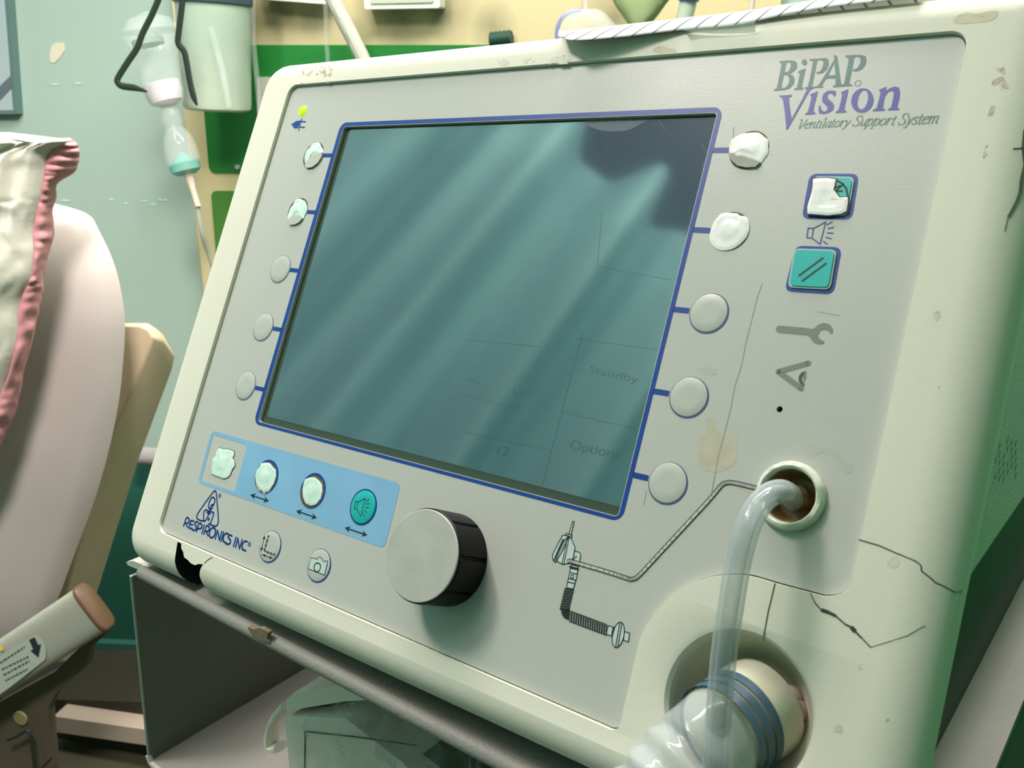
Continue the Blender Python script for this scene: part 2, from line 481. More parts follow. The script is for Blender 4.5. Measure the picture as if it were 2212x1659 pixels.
def text_geo(s):
    cu = bpy.data.curves.new('t', 'FONT'); cu.body = s; cu.size = 1; o = bpy.data.objects.new('t', cu); COL.objects.link(o)
    dg = bpy.context.evaluated_depsgraph_get(); me = o.evaluated_get(dg).to_mesh(); vs = [v.co.copy() for v in me.vertices]; fs = [tuple(p.vertices) for p in me.polygons]
    o.evaluated_get(dg).to_mesh_clear(); bpy.data.objects.remove(o); bpy.data.curves.remove(cu); return vs, fs


def put_text(mb, s, p0, p1, h, n, shear=0.0, mi=0):
    """text with its baseline from p0 to p1 (local 2D), capital height h"""
    vs, fs = text_geo(s); xs = [v.x for v in vs]; x0, x1 = min(xs), max(xs); p0 = Vector((p0[0], p0[1])); p1 = Vector((p1[0], p1[1]))
    d = p1 - p0; u = d / (x1 - x0); up = Vector((-d.y, d.x)).normalized() * (h / .73)
    mb.add([P3(p0 + u * (v.x - x0 + v.y * shear) + up * v.y, n) for v in vs], fs, mi)


# ------------------------------------------------------------------ room
WL = 2.6; zc_ = 2.65
struct(build(box(MB(), -2.2, 2.4, 0, .12, 0, zc_), 'wall_back', M_['wall'], fr=WALL))
f_ = MB(); box(f_, -2.2, 2.4, -3.4, .12, -.05, 0); struct(build(f_, 'floor', M_['floor'], fr=WALL))
f_ = MB(); box(f_, -2.6, 2.6, -4.2, .12, zc_, zc_ + .06); struct(build(f_, 'ceiling', M_['ceil'], fr=WALL))


def wp(x, y, d=0.0): return WALL.hit(x, y, -d, 1)


def wxz(pts, d=0.0): return [(p.x, p.z) for p in (wp(x, y, d) for x, y in pts)]


def wall_prism(mb, pts, d0, d1, mi=0, rnd=0, holes=()):
    """a slab standing off the wall, outline given on its front plane"""
    q = wxz(pts, d1)
    if rnd: q = roundpoly(q, rnd)
    t = MB(); prism(t, q, d0, d1, holes, 0, True)
    mb.add([(v.x, -v.z, v.y) for v in t.v], t.f, mi); return mb


# painted chips on the wall
c_ = MB(); wall_prism(c_, [(112, 98), (122, 92), (138, 93), (139, 110), (128, 126), (116, 137), (108, 133), (107, 115)], 0, .0012)
for (x, y, wd) in ((118, 182, 14), (168, 180, 12), (140, 433, 16), (240, 431, 7), (272, 439, 6), (312, 434, 8), (356, 432, 8), (345, 431, 5), (330, 442, 8)):
    wall_prism(c_, [(x - wd, y), (x, y - 2), (x + wd, y + 1), (x, y + 3)], 0, .0008, 1)
o = build(c_, 'trim_1', [mat('bare_plaster', (214, 206, 184), .8), mat('chipped_paint', (184, 216, 204), .6)], fr=WALL); struct(o)
t_ = MB(); wall_prism(t_, [(-300, 1365), (420, 1399), (420, 1424), (-300, 1390)], 0, .02); struct(build(t_, 'trim_2', M_['trimg'], fr=WALL))

# bedhead board with its green insets
spots = [(wp(620, 30, .02), .10), (wp(665, 35, .02), .085), (wp(870, 40, .02), .10), (wp(950, 20, .02), .085), (wp(1060, 60, .02), .05), (wp(1330, 40, .02), .07)]
bh = thing('bedhead_panel', 'cream bedhead board with green inset panels fixed to the teal wall', 'bedhead panel', WALL, wp(900, 600, 0))
_x0, _x1, _z0, _z1 = wp(414, 420, .02).x, wp(1688, 10, .02).x, wp(440, 800, .02).z, wp(420, -90, .02).z
b_ = MB(); box(b_, _x0, _x1, -.02, 0, _z0, _z1); board = build(b_, 'board', board_mat([((p.x, p.y, p.z), r) for p, r in spots]), bh, WALL, bevel=.004)
g_ = MB(); wall_prism(g_, [(428, 97), (1150, 97), (1165, 385), (452, 373)], .02, .0235, 0, .014); build(g_, 'inset_panel', M_['greenp'], bh, WALL)
g_ = MB(); wall_prism(g_, [(455, 412), (1150, 425), (1150, 700), (478, 690)], .02, .0235, 0, .014); build(g_, 'inset_panel', M_['greenq'], bh, WALL)
g_ = MB(); wall_prism(g_, [(556, 166), (660, 167), (668, 255), (556, 250)], .0235, .03, 0, .003); build(g_, 'switch_plate', M_['plate'], bh, WALL)
g_ = MB(); q = wp(503 + 10, 361, .024); lathe(g_, [(0, .003), (.004, .003), (.005, 0)], q, (0, -1, 0), 16); build(g_, 'screw', M_['chrome'], bh, WALL)
for i, (pts, lab) in enumerate((([(560, -70), (702, -70), (705, 9), (562, -2)], 'white wall socket box above the suction canister'), ([(783, -70), (948, -70), (950, 17), (787, 20)], 'white wall socket box right of the grey hose'))):
    sb = thing('socket_box', lab, 'socket', WALL, wp((pts[2][0] + pts[3][0]) / 2, pts[2][1], .02), 'socket boxes on the bedhead board')
    g_ = MB(); wall_prism(g_, pts, .0205, .05, 0, .004); build(g_, 'housing', M_['boxw'], sb, WALL, bevel=.002)
    c0, c1 = Vector(pts[2]), Vector(pts[3]); g_ = MB(); wall_prism(g_, [(pts[0][0] + 14, -70), (pts[1][0] - 14, -70), (pts[2][0] - 14, pts[2][1] - 12), (pts[3][0] + 14, pts[3][1] - 12)], .05, .052, 0, .003); build(g_, 'faceplate', M_['plate'], sb, WALL)


def wcurve(pts, d, r, k=12, sub=6): return sweep(MB(), smoothpts([wp(x, y, dd) for (x, y), dd in zip(pts, d if isinstance(d, (list, tuple)) else [d] * len(pts))], sub), r, k)


tag(build(wcurve([(700, -45), (722, 5), (745, 50), (768, 95), (790, 145), (806, 230), (812, 400), (806, 620), (800, 900)], .1, .0125), 'oxygen_hose', M_['hoseg'], fr=WALL), 'thick grey hose running down across the bedhead board', 'hose')
tag(build(wcurve([(702, -20), (704, 40), (705, 90), (708, 130), (706, 200), (716, 420), (722, 700)], .07, .004), 'thin_tube', M_['clear'], fr=WALL), 'thin clear tube hanging beside the thick grey hose', 'tube')
tag(build(wcurve([(545, -30), (547, 60), (549, 110), (556, 180), (562, 260), (560, 330)], .05, .005), 'thin_tube', M_['clear'], fr=WALL), 'thin clear tube hanging just right of the suction canister', 'tube')
tag(build(wcurve([(1626, -40), (1625, 0), (1621, 40), (1618, 90)], .12, .0042), 'thin_tube', M_['tubew'], fr=WALL), 'thin pale tube behind the right end of the ruled paper', 'tube')
tag(build(wcurve([(290, 983), (420, 990), (900, 1005)], .07, .019, 20), 'wall_rail', M_['chrome'], fr=WALL), 'metal rail on the wall between bed and ventilator', 'rail')
g_ = wcurve([(1300, -60), (1385, 30)], .12, .001)
g_ = inflate([(-60, 1330, 1460), (-20, 1318, 1458), (10, 1328, 1438), (35, 1345, 1420), (60, 1362, 1400), (90, 1376, 1390)], WALL, -.10, .02, 14)
tag(build(g_, 'hanging_pouch', M_['sage'], fr=WALL), 'sage green cloth pouch tapering down behind the ruled paper', 'pouch')

# mask with a lilac rim hanging from its tube
mk = thing('oxygen_mask', 'clear oxygen mask with lilac rim hanging behind the ventilator', 'mask', WALL, wp(1265, 80, .12))
build(wcurve([(1262, -50), (1263, -10), (1265, 24)], .14, .0045), 'inlet_tube', M_['tubew'], mk, WALL)
g_ = inflate([(20, 1240, 1290), (26, 1225, 1304), (40, 1212, 1318), (60, 1205, 1335), (85, 1204, 1352), (115, 1208, 1352), (145, 1222, 1342), (172, 1248, 1318), (186, 1270, 1296)], WALL, -.12, .035, 16, back=False); build(g_, 'shell', M_['clear'], mk, WALL, solid=.0015)
build(wcurve([(1283, 190), (1252, 176), (1220, 148), (1206, 114), (1203, 80), (1206, 55), (1216, 37), (1232, 26), (1255, 21)], .12, .0035), 'rim', M_['lilac'], mk, WALL)

# blue capped tube
bt = thing('sample_tube', 'clear tube with blue cap standing behind the ruled paper', 'tube', WALL, wp(1470, 80, .12))
build(wcurve([(1488, 0), (1466, 90)], .12, .0125, 20), 'barrel', M_['clear2'], bt, WALL)
build(wcurve([(1491, -30), (1488, 3)], .12, .015, 20), 'cap', M_['bluecap'], bt, WALL)

# suction canister with dark blue lid
sc = thing('suction_canister', 'frosted suction canister with dark blue lid on the bedhead', 'canister', WALL, wp(470, 245, .11))
p0 = wp(470, 239, .11); p1 = wp(460, 8, .11); axv = (p1 - p0); hh = axv.length; rr = (wp(538, 150, .11) - wp(402, 150, .11)).length / 2
g_ = MB(); lathe(g_, [(0, 0), (rr * .84, 0), (rr * .93, .004), (rr * .95, .012), (rr * 1.02, hh)], p0, axv); jar = build(g_, 'jar', M_['clear2'], sc, WALL)
g_ = MB(); lathe(g_, [(rr * 1.02, hh - .002), (rr * 1.08, hh), (rr * 1.08, hh + .05), (0, hh + .055)], p0, axv); build(g_, 'lid', M_['lid'], sc, WALL)
g_ = MB(); q0 = wp(455, 60, .11 + .052); q1 = wp(495, 232, .11 + .05); build(sweep(g_, [q0, q0.lerp(q1, .5) + Vector((.006, -.004, 0)), q1], .006, 10), 'inner_tube', M_['clear'], sc, WALL)

# black strap: two bent bands
st = thing('black_strap', 'bent black strap hanging in front of the infusion set', 'strap', WALL, wp(340, 210, .30))
for pts in ([(352, -25), (330, 28), (308, 72), (296, 104), (276, 134), (255, 168), (254, 178), (264, 186), (292, 190), (318, 198)], [(397, -25), (391, 30), (386, 70), (385, 94), (398, 112), (404, 140), (410, 175), (418, 208), (426, 228)]):
    P = smoothpts([wp(x, y, .30) for x, y in pts], 4); g_ = MB(); sweep(g_, P, lambda t: .0052 * (1 if t < .88 else (1 - (t - .88) / .16)), 12, prof=lambda a: (cos(a), .45 * sin(a)), up=Vector((1, 0, 0))); build(g_, 'band', M_['strap'], st, WALL)

# infusion set: bell, drip chamber with liquid, connector, teal collar, tube
iv = thing('infusion_set', 'clear drip chamber with milky liquid and teal collar above the bed', 'infusion set', WALL, wp(425, 450, .25))


def axis_lathe(pa, pb, prof, name, m, d=.23, par=iv, k=32):
    a = wp(*pa, d); b = wp(*pb, d); ax = b - a; L = ax.length; s = L / sqrt((pb[0] - pa[0]) ** 2 + (pb[1] - pa[1]) ** 2)
    g = MB(); lathe(g, [(r * s, h * L) for r, h in prof], a, ax, k); return build(g, name, m, par, WALL)


axis_lathe((322, 45), (362, 232), [(10, -.1), (48, -.02), (66, .12), (62, .24), (50, .36), (45, .5), (45, .7), (44, .88), (36, .97), (10, 1.0)], 'drip_chamber', M_['clear'])
axis_lathe((347, 178), (364, 230), [(0, 0), (41, .02), (42, .4), (36, .8), (14, 1), (0, 1)], 'liquid', M_['liquid'])
axis_lathe((362, 228), (398, 350), [(14, 0), (22, .1), (24, .3), (20, .4), (32, .55), (38, .75), (38, 1)], 'connector', M_['clear'])
axis_lathe((390, 330), (405, 378), [(5, 0), (18, .2), (34, .5), (34, .8), (20, 1)], 'collar', M_['tealc'])
axis_lathe((399, 352), (428, 446), [(0, 0), (10, 0), (10, .4), (7, .6), (7, 1), (0, 1)], 'spike', M_['tubew'])
axis_lathe((318, 85), (322, 98), [(0, 0), (36, 0), (36, 1), (0, 1)], 'filter_disc', mat('filter_grey', (150, 176, 160), .5, alpha=.7))
build(wcurve([(424, 430), (436, 500), (452, 550), (476, 620), (510, 700)], [.23, .22, .2, .18, .16], .0045), 'line', M_['hoseg'], iv, WALL)

# notice board
nb = thing('notice_board', 'grey framed notice board cut by the left edge of the picture', 'notice board', WALL, wp(0, 246, 0))
g_ = MB(); wall_prism(g_, [(-160, -80), (12, -80), (36, 246), (-160, 250)], 0, .018); build(g_, 'frame', M_['frame'], nb, WALL)
g_ = MB(); wall_prism(g_, [(-150, -70), (4, -70), (28, 238), (-150, 242)], .018, .0185); sh = build(g_, 'sheet', M_['board'], nb, WALL)
g_ = MB(); wall_prism(g_, [(-30, 215), (26, 160), (28, 188), (-30, 250)], .0185, .0188); build(g_, 'printed_mark', M_['bmark'], nb, WALL)

# ribbed green cap behind the ventilator top
gc = MB(); a_ = wp(1060, 88, .034); b_2 = wp(1106, 83, .034); sweep(gc, [a_.lerp(b_2, i / 20) for i in range(21)], [.0125 + .0016 * (i % 4 in (1, 2)) for i in range(21)], 20)
tag(build(gc, 'ribbed_connector', M_['dgreen'], fr=WALL), 'dark green ribbed connector on the wall board peeking over the ventilator top', 'connector')

# ------------------------------------------------------------------ curtains
def curtain(name, fr, pA, pB, z0, z1, fold, amp, m, label, cat='curtain', ph=0.0, n=240):
    mb = MB(); A = Vector(pA); B = Vector(pB); d = (B - A); nn = Vector((-d.y, d.x)).normalized(); rows = 10; vs = []
    for j in range(rows + 1):
        for i in range(n + 1):
            t = i / n; s = t * d.length / fold * 2 * pi + ph; z = z0 + (z1 - z0) * j / rows
            o_ = amp * (sin(s + .8 * sin(s * .37)) + .35 * sin(2.3 * s + 1 + z)) * (1 + .12 * sin(z * 3 + s))
            p = A + d * t + nn * o_; vs.append((p.x, p.y, z))
    fs = [(j * (n + 1) + i, j * (n + 1) + i + 1, (j + 1) * (n + 1) + i + 1, (j + 1) * (n + 1) + i) for j in range(rows) for i in range(n)]
    mb.add(vs, fs); return tag(build(mb, name, m, fr=fr, solid=.001), label, cat)


# where the screen mirrors: a teal curtain to the front left
scr = Vector((.165, -.108, 0)); mir = PANEL.o.copy(); mir.z = -mir.z
pc = PANEL.M @ (scr + (scr - mir).normalized() * 1.45)
hd = PANEL.M.to_3x3() @ (scr - mir); hd.z = 0; hd.normalize(); sd = Vector((-hd.y, hd.x, 0))
ca = pc + sd * .9; cb = pc - sd * .9
curtain('cubicle_curtain', WORLD, (ca.x, ca.y), (cb.x, cb.y), .25, 2.36, .26, .085, M_['curtain_teal'], 'pale teal cubicle curtain mirrored in the dark screen')
# saturated green curtain along the right of the ventilator
ka = CART.M @ Vector((.60, -.55, 0)); kb = CART.M @ Vector((.80, 1.15, 0))
curtain('privacy_curtain', WORLD, (ka.x, ka.y), (kb.x, kb.y), .1, 2.3, .26, .035, M_['curtain'], 'deep green privacy curtain at the right edge beside the ventilator')

# green block behind the cart, added in place of the curtain there
standin = thing('curtain_standin', 'saturated green block standing in for curtain low behind the right edge of the cart tray', 'curtain stand-in', CART, Vector((.34, .55, -1.1)))
g = MB(); box(g, .10, .58, .42, .70, -1.10, -.46); build(g, 'standin_body', mat('standin_green', (10, 118, 66), .45), standin, CART, bevel=.006)
g = MB(); box(g, .12, .56, .412, .42, -1.05, -.50); build(g, 'standin_front', mat('standin_front_green', (8, 108, 60), .4), standin, CART, bevel=.003)

# ------------------------------------------------------------------ ventilator
V = thing('ventilator', 'cream bedside ventilator with large screen and black knob on grey cart', 'ventilator', CART, Vector((.18, .05, -.269)))


def tr(x0, y0, s, pts, n=0.0): return [(p.x, p.y) for p in crop(x0, y0, s, pts, n)]


def px(pts, n=0.0): return [(p.x, p.y) for p in (PANEL.hit(x, y, n) for x, y in pts)]


def arc_pts(cx, cy, r, a0, a1, k): return [(cx + r * cos(radians(a0 + (a1 - a0) * i / k)), cy + r * sin(radians(a0 + (a1 - a0) * i / k))) for i in range(k + 1)]


NB = .002
L_, T_, Rr, B_ = .0024, -.0006, .3611, -.2610
raw = px([(1338.7, 1565), (1346, 1530), (1355, 1493), (1366, 1443), (1374, 1408), (1383, 1377), (1402, 1341), (1438, 1297), (1464, 1276), (1493.6, 1259), (1535, 1245.6), (1563, 1242), (1592, 1241), (1618, 1243), (1645, 1250), (1673, 1258.6), (1742.6, 1277.5), (1790, 1290)], NB)
raw = [tuple(p) for p in smoothpts([Vector(p) for p in raw], 3)]
cr = 0.006
opening = [(L_ + cr, B_)] + [(L_ + cr - cr * sin(radians(a)), B_ + cr - cr * cos(radians(a))) for a in (15, 30, 45, 60, 75)] + [(L_, B_ + cr)]
opening += [(L_, T_ - cr)] + [(L_ + cr - cr * cos(radians(a)), T_ - cr + cr * sin(radians(a))) for a in (15, 30, 45, 60, 75)] + [(L_ + cr, T_)]
opening += [(Rr - cr, T_)] + [(Rr - cr + cr * sin(radians(a)), T_ - cr + cr * cos(radians(a))) for a in (15, 30, 45, 60, 75)] + [(Rr, T_ - cr)]
Rb = raw[-1][1] + .0005
opening += [(Rr + .0006, Rb + cr)] + [(Rr - cr + cr * cos(radians(a)), Rb + cr - cr * sin(radians(a))) for a in (15, 30, 45, 60, 75)]
opening += raw[::-1][1:] + [tuple(p) for p in px([(1336, 1571), (1330, 1575), (1319, 1575.5), (1305, 1569)], NB)]
opening = ccw(opening)
OC = Vector((.3345, -.2415)); OR = .0245
EL, ER, ET, EB, ERD = -.0280, .3920, .0172, -.2815, .0175
RND = .012
RX = 1.45


def outer_ring(ins):
    return rrect(EL + ins, EB + ins, ER - ins, ET - ins, max(.006, ERD - ins), 10)


def dens(poly, step=.006):
    out = []
    for i in range(len(poly)):
        a = Vector(poly[i][:2]); b = Vector(poly[(i + 1) % len(poly)][:2]); k = max(1, int((b - a).length / step)); out += [a.lerp(b, j / k) for j in range(k)]
    return out


bz = MB(); base_out = dens(outer_ring(0)); nseg = len(base_out)
cen = [Vector((min(max(p.x, EL + ERD + .004), ER - ERD - .004), min(max(p.y, EB + ERD + .004), ET - ERD - .004))) for p in base_out]


def ring_at(ins):
    out = []
    for p, c in zip(base_out, cen):
        d = (p - c); dx = max(-1, min(1, d.x / max(abs(d.x), 1e-9))) if abs(d.x) > 1e-6 else 0
        # inset along the outline's own normal
        q = Vector((p.x, p.y)); n2 = Vector((0, 0))
        inx = p.x < EL + ERD or p.x > ER - ERD; iny = p.y < EB + ERD or p.y > ET - ERD
        cx = min(max(p.x, EL + ERD), ER - ERD); cy = min(max(p.y, EB + ERD), ET - ERD); n2 = Vector((p.x - cx, p.y - cy))
        if n2.length > 1e-7: n2.normalize()
        n2.x *= RX if n2.x > 0 else 1
        out.append(q - n2 * ins)
    return out


def jit(poly, a):
    out = []
    for p in poly:
        if p.y < EB + .004 and p.x < .31: k = a * (noise.noise(Vector((p.x * 90, 3, 0))) + .6 * noise.noise(Vector((p.x * 300, 9, 0)))); out.append(Vector((p.x, p.y + k)))
        else: out.append(p)
    return out


KR = 8; rings = []
for k in range(KR + 1):
    th = k / KR * pi / 2; rings.append((ring_at(RND * (1 - sin(th))), NB - RND * (1 - cos(th))))
rings.append((jit(ring_at(-.0001), .0016), -.013)); rings.append((jit(ring_at(.0003), .001), -.018))
op_in = offset(opening, .00015); outc = circ(OC.x, OC.y, OR, 56)
prof_out = [(OR + .0035, NB), (OR + .0015, NB - .0006), (OR + .0003, NB - .0022), (OR, NB - .005)]
cap(bz, [rings[0][0], op_in, circ(OC.x, OC.y, OR + .0035, 56)], NB)
for (a, na), (b, nb_) in zip(rings[:-1], rings[1:]):
    wall_(bz, a[::-1], na, b[::-1], nb_) if False else bz.add([P3(p, na) for p in a] + [P3(p, nb_) for p in b], [(i, nseg + i, nseg + (i + 1) % nseg, (i + 1) % nseg) for i in range(nseg)])


def loopwall(mb, A, na, B, nb2, mi=0):
    n = len(A); mb.add([P3(p, na) for p in A] + [P3(p, nb2) for p in B], [(i, (i + 1) % n, n + (i + 1) % n, n + i) for i in range(n)], mi)


loopwall(bz, op_in, NB, opening, NB - .0005); loopwall(bz, opening, NB - .0005, opening, -.018)
for (r0, n0), (r1, n1) in zip(prof_out[:-1], prof_out[1:]): loopwall(bz, circ(OC.x, OC.y, r0, 56), n0, circ(OC.x, OC.y, r1, 56), n1)
loopwall(bz, circ(OC.x, OC.y, OR, 56), NB - .005, circ(OC.x, OC.y, OR, 56), -.018)
cap(bz, [rings[-1][0], opening, circ(OC.x, OC.y, OR, 56)], -.018, True)
bez = build(bz, 'front_bezel', M_['bezel'], V)
bm_ = bmesh.new(); bm_.from_mesh(bez.data); bmesh.ops.remove_doubles(bm_, verts=bm_.verts, dist=1e-6); bmesh.ops.recalc_face_normals(bm_, faces=bm_.faces); bm_.to_mesh(bez.data); bm_.free()
# broken out piece at the lower left corner
gap = crop(0, 800, 3.568, [(1368, 1322), (1396, 1334), (1398, 1375), (1412, 1400), (1418, 1440), (1448, 1462), (1468, 1485), (1500, 1502), (1530, 1492), (1566, 1494), (1545, 1530), (1530, 1575), (1526, 1640), (1532, 1760), (1370, 1760), (1352, 1690), (1338, 1560), (1344, 1470), (1356, 1400)], NB)
gap = [(p.x, p.y) for p in gap]
gm = MB(); prism(gm, gap, -.05, .01, (), 1, True); cut = build(gm, 'cut', [M_['bezel'], M_['hole']]); bez.data.materials.append(M_['hole']); bm_ = bmesh.new(); bm_.from_mesh(cut.data); bmesh.ops.remove_doubles(bm_, verts=bm_.verts, dist=1e-7); bmesh.ops.recalc_face_normals(bm_, faces=bm_.faces); bm_.to_mesh(cut.data); bm_.free()  # walls of the cut coloured near-black for the shade inside the shell
md = bez.modifiers.new('b', 'BOOLEAN'); md.object = cut; md.operation = 'DIFFERENCE'; md.solver = 'EXACT'
bpy.context.view_layer.update(); dg = bpy.context.evaluated_depsgraph_get(); me2 = bpy.data.meshes.new_from_object(bez.evaluated_get(dg)); bez.modifiers.clear()
if len(me2.polygons) > 200: bez.data = me2; me2.shade_smooth(); me2.set_sharp_from_angle(angle=radians(30))
bpy.data.objects.remove(cut)

# membrane with openings for the screen and the port
SX0, SX1, SY0, SY1 = [None] * 4
scr_out = px([(733.8, 267), (1562.6, 228.5), (1344.8, 1129.5), (550.4, 915.3)]); scr_in = px([(741.5, 274.5), (1551, 242.5), (1333.3, 1115), (559.3, 910.3)])
sx0 = (scr_in[0][0] + scr_in[3][0]) / 2; sx1 = (scr_in[1][0] + scr_in[2][0]) / 2; sy1 = (scr_in[0][1] + scr_in[1][1]) / 2; sy0 = (scr_in[2][1] + scr_in[3][1]) / 2
ox0 = (scr_out[0][0] + scr_out[3][0]) / 2; ox1 = (scr_out[1][0] + scr_out[2][0]) / 2; oy1 = (scr_out[0][1] + scr_out[1][1]) / 2; oy0 = (scr_out[2][1] + scr_out[3][1]) / 2
sin_ = rrect(sx0, sy0, sx1, sy1, .0016, 4); sout = rrect(ox0, oy0, ox1, oy1, .0045, 6)
PCN = Vector((.3362, -.1684)); PRR = .0113
mem = MB(); mo = offset(opening, -.00045); prism(mem, mo, -.0022, 0, [sin_, circ(PCN.x, PCN.y, .0092, 40), circ(*px([(1684, 884)])[0], .0011, 14)])
build(mem, 'membrane_panel', M_['membrane'], V)
bk = MB(); prism(bk, offset(opening, -.0005), -.0090, -.0070, [circ(PCN.x, PCN.y, .0105, 40)]); build(bk, 'backing_plate', M_['hole'], V)
# printed blue border of the screen with the bars that lead to the soft keys
bl = MB(); cap(bl, [sout, offset(sin_, .0003)], .0001)
keysR = [(1618, 324), (1576.5, 500), (1531, 676), (1487.5, 857.5), (1442.3, 1043)]; keysL = [(677, 336), (643, 457), (605.7, 580.8), (568.7, 706), (531, 832.7)]
KP = .0081
for i, (x, y) in enumerate(keysR):
    c = px([(x, y)])[0]; cap(bl, [[(ox1 - .0004, c[1] - .0011), (c[0] - KP, c[1] - .0011), (c[0] - KP, c[1] + .0011), (ox1 - .0004, c[1] + .0011)]], .0001)
for i, (x, y) in enumerate(keysL):
    c = px([(x, y)])[0]; cap(bl, [[(c[0] + KP, c[1] - .0011), (ox0 + .0004, c[1] - .0011), (ox0 + .0004, c[1] + .0011), (c[0] + KP, c[1] + .0011)]], .0001)
build(bl, 'screen_border', M_['blue'], V)
# display
gl = MB(); m_ = .0038; prism(gl, rrect(sx0 - .002, sy0 - .002, sx1 + .002, sy1 + .002, .001), -.0042, -.0019, [], 1); cap(gl, [rrect(sx0 + .0034, sy0 + .0036, sx1 - .0008, sy1 - .0010, .001)], -.00182)
disp = build(gl, 'display', [M_['screen'], M_['screen_margin']], V, smooth=0)
tx = MB(); NN = -.00178


def scp(pts): return tr(1000, 700, 3.858, pts, NN)


q = scp([(1045, 400), (1455, 492)]); put_text(tx, 'Standby', q[0], q[1], .0030, NN)
q = scp([(885, 1040), (1300, 1125)]); put_text(tx, 'Options', q[0], q[1], .0040, NN)
q = scp([(280, 1085), (375, 1098)]); put_text(tx, '12', q[0], q[1], .0040, NN)
for ln in ([(1000, 60), (660, 1350)], [(940, 120), (1620, 215)], [(830, 735), (1440, 870)], [(0, 900), (740, 1055)], [(0, 590), (480, 705)], [(20, 130), (640, 190)], [(30, 470), (90, 460), (130, 500)], [(420, 530), (450, 590), (590, 590)]): stroke(tx, scp(ln), .00026, NN, joints=False)
stroke(tx, px([(1300, 460), (1290, 575), (1450, 605)], NN), .0003, NN, joints=False)
build(tx, 'screen_text', M_['lcdtext'], disp, smooth=0)
hz = MB(); cap(hz, [smoothpts([Vector(p) for p in px([(1262, 262), (1290, 252), (1380, 248), (1440, 246), (1395, 262), (1360, 280), (1325, 284), (1290, 280)], NN)], 3, True)], -.00174)
for ln in ([(1305, 325), (1313, 320)], [(1420, 255), (1438, 282)], [(1395, 240), (1415, 262)], [(1515, 310), (1525, 330)], [(1520, 350), (1516, 372)], [(1120, 716), (1110, 722)]): stroke(hz, px(ln, NN), .00022, -.00174, joints=False)
for _ in range(60):
    p = px([(random.uniform(620, 1480), random.uniform(300, 1000))], NN)[0]
    if sx0 + .006 < p[0] < sx1 - .003 and sy0 + .006 < p[1] < sy1 - .004: cap(hz, [circ(p[0], p[1], random.uniform(.00012, .00025), 6)], -.00174)
build(hz, 'screen_wear', M_['haze'], disp, smooth=0)['kind'] = 'stuff'


# ---- keys
def disc(mb, c, r, n0, n1, bev=.0004, mi=0, k=40, dome=.0):
    prof = [(r, n0), (r, n1 - bev), (r - bev * .4, n1 - bev * .3), (r - bev * 1.2, n1), (r * .5, n1 + dome * .8), (0, n1 + dome)]
    lathe(mb, prof, (c[0], c[1], 0), (0, 0, 1), k, mi)


def ringp(mb, c, r0, r1, n, mi=0, off=(0, 0)): cap(mb, [circ(c[0] + off[0], c[1] + off[1], r1, 44), circ(c[0], c[1], r0, 44)], n, mi=mi)


ring_m = mat('key_outline', (96, 118, 140), .5)
for i, (x, y) in enumerate(keysL + keysR):
    c = px([(x, y)])[0]; kr = .0078; right = i >= 5; j = i % 5
    torn = j < 2
    g = MB()
    if torn:
        disc(g, c, kr + .0001, 0, .00012, .0001); ko = build(g, 'soft_key', M_['edge'], V); ko['label'] = 'worn soft key with torn grey film'
    else:
        disc(g, c, kr - .0003, 0, .0003, .00025); ko = build(g, 'soft_key', M_['key'], V)
        g = MB(); ringp(g, c, kr - .0003, kr + .00012, .00012, off=(.0002, -.0002)); build(g, 'outline', ring_m if not right else mat('key_outline_dark', (58, 80, 124), .5), ko)
worn = {
    'L0': ((440, 180, 4.254), [(1040, 545), (1065, 548), (1080, 580), (1100, 610), (1100, 645), (1070, 645), (1020, 655), (975, 690), (945, 735), (932, 720), (932, 670), (950, 620), (980, 590), (1000, 560)], [(1100, 640), (1095, 680), (1060, 735), (1010, 775), (960, 785), (940, 765), (945, 738), (985, 690), (1030, 655)]),
    'L1': ((440, 180, 4.254), [(855, 1068), (890, 1062), (912, 1075), (930, 1080), (945, 1110), (955, 1140), (950, 1175), (935, 1210), (918, 1245), (885, 1218), (845, 1218), (805, 1240), (785, 1270), (776, 1245), (776, 1215), (790, 1180), (800, 1150), (825, 1120), (840, 1085)], [(918, 1245), (890, 1280), (850, 1302), (805, 1305), (786, 1285), (800, 1245), (845, 1218), (885, 1218)]),
    'R0': ((1540, 60, 3.687), [(165, 885), (230, 850), (310, 838), (370, 840), (410, 870), (440, 895), (442, 950), (440, 1000), (405, 1050), (382, 1078), (340, 1060), (290, 1045), (245, 1030), (200, 1025), (165, 1005), (132, 1005), (135, 940), (148, 900)], [(132, 1008), (165, 1008), (200, 1028), (245, 1032), (290, 1048), (340, 1062), (382, 1080), (345, 1115), (270, 1120), (200, 1105), (160, 1070), (138, 1040)]),
    'R1': ((1540, 360, 3.017), [(55, 312), (90, 303), (130, 305), (160, 308), (180, 322), (210, 325), (232, 350), (240, 400), (225, 450), (200, 485), (160, 520), (110, 545), (50, 545), (10, 525), (-15, 490), (-18, 440), (0, 380), (25, 340)], None),
}
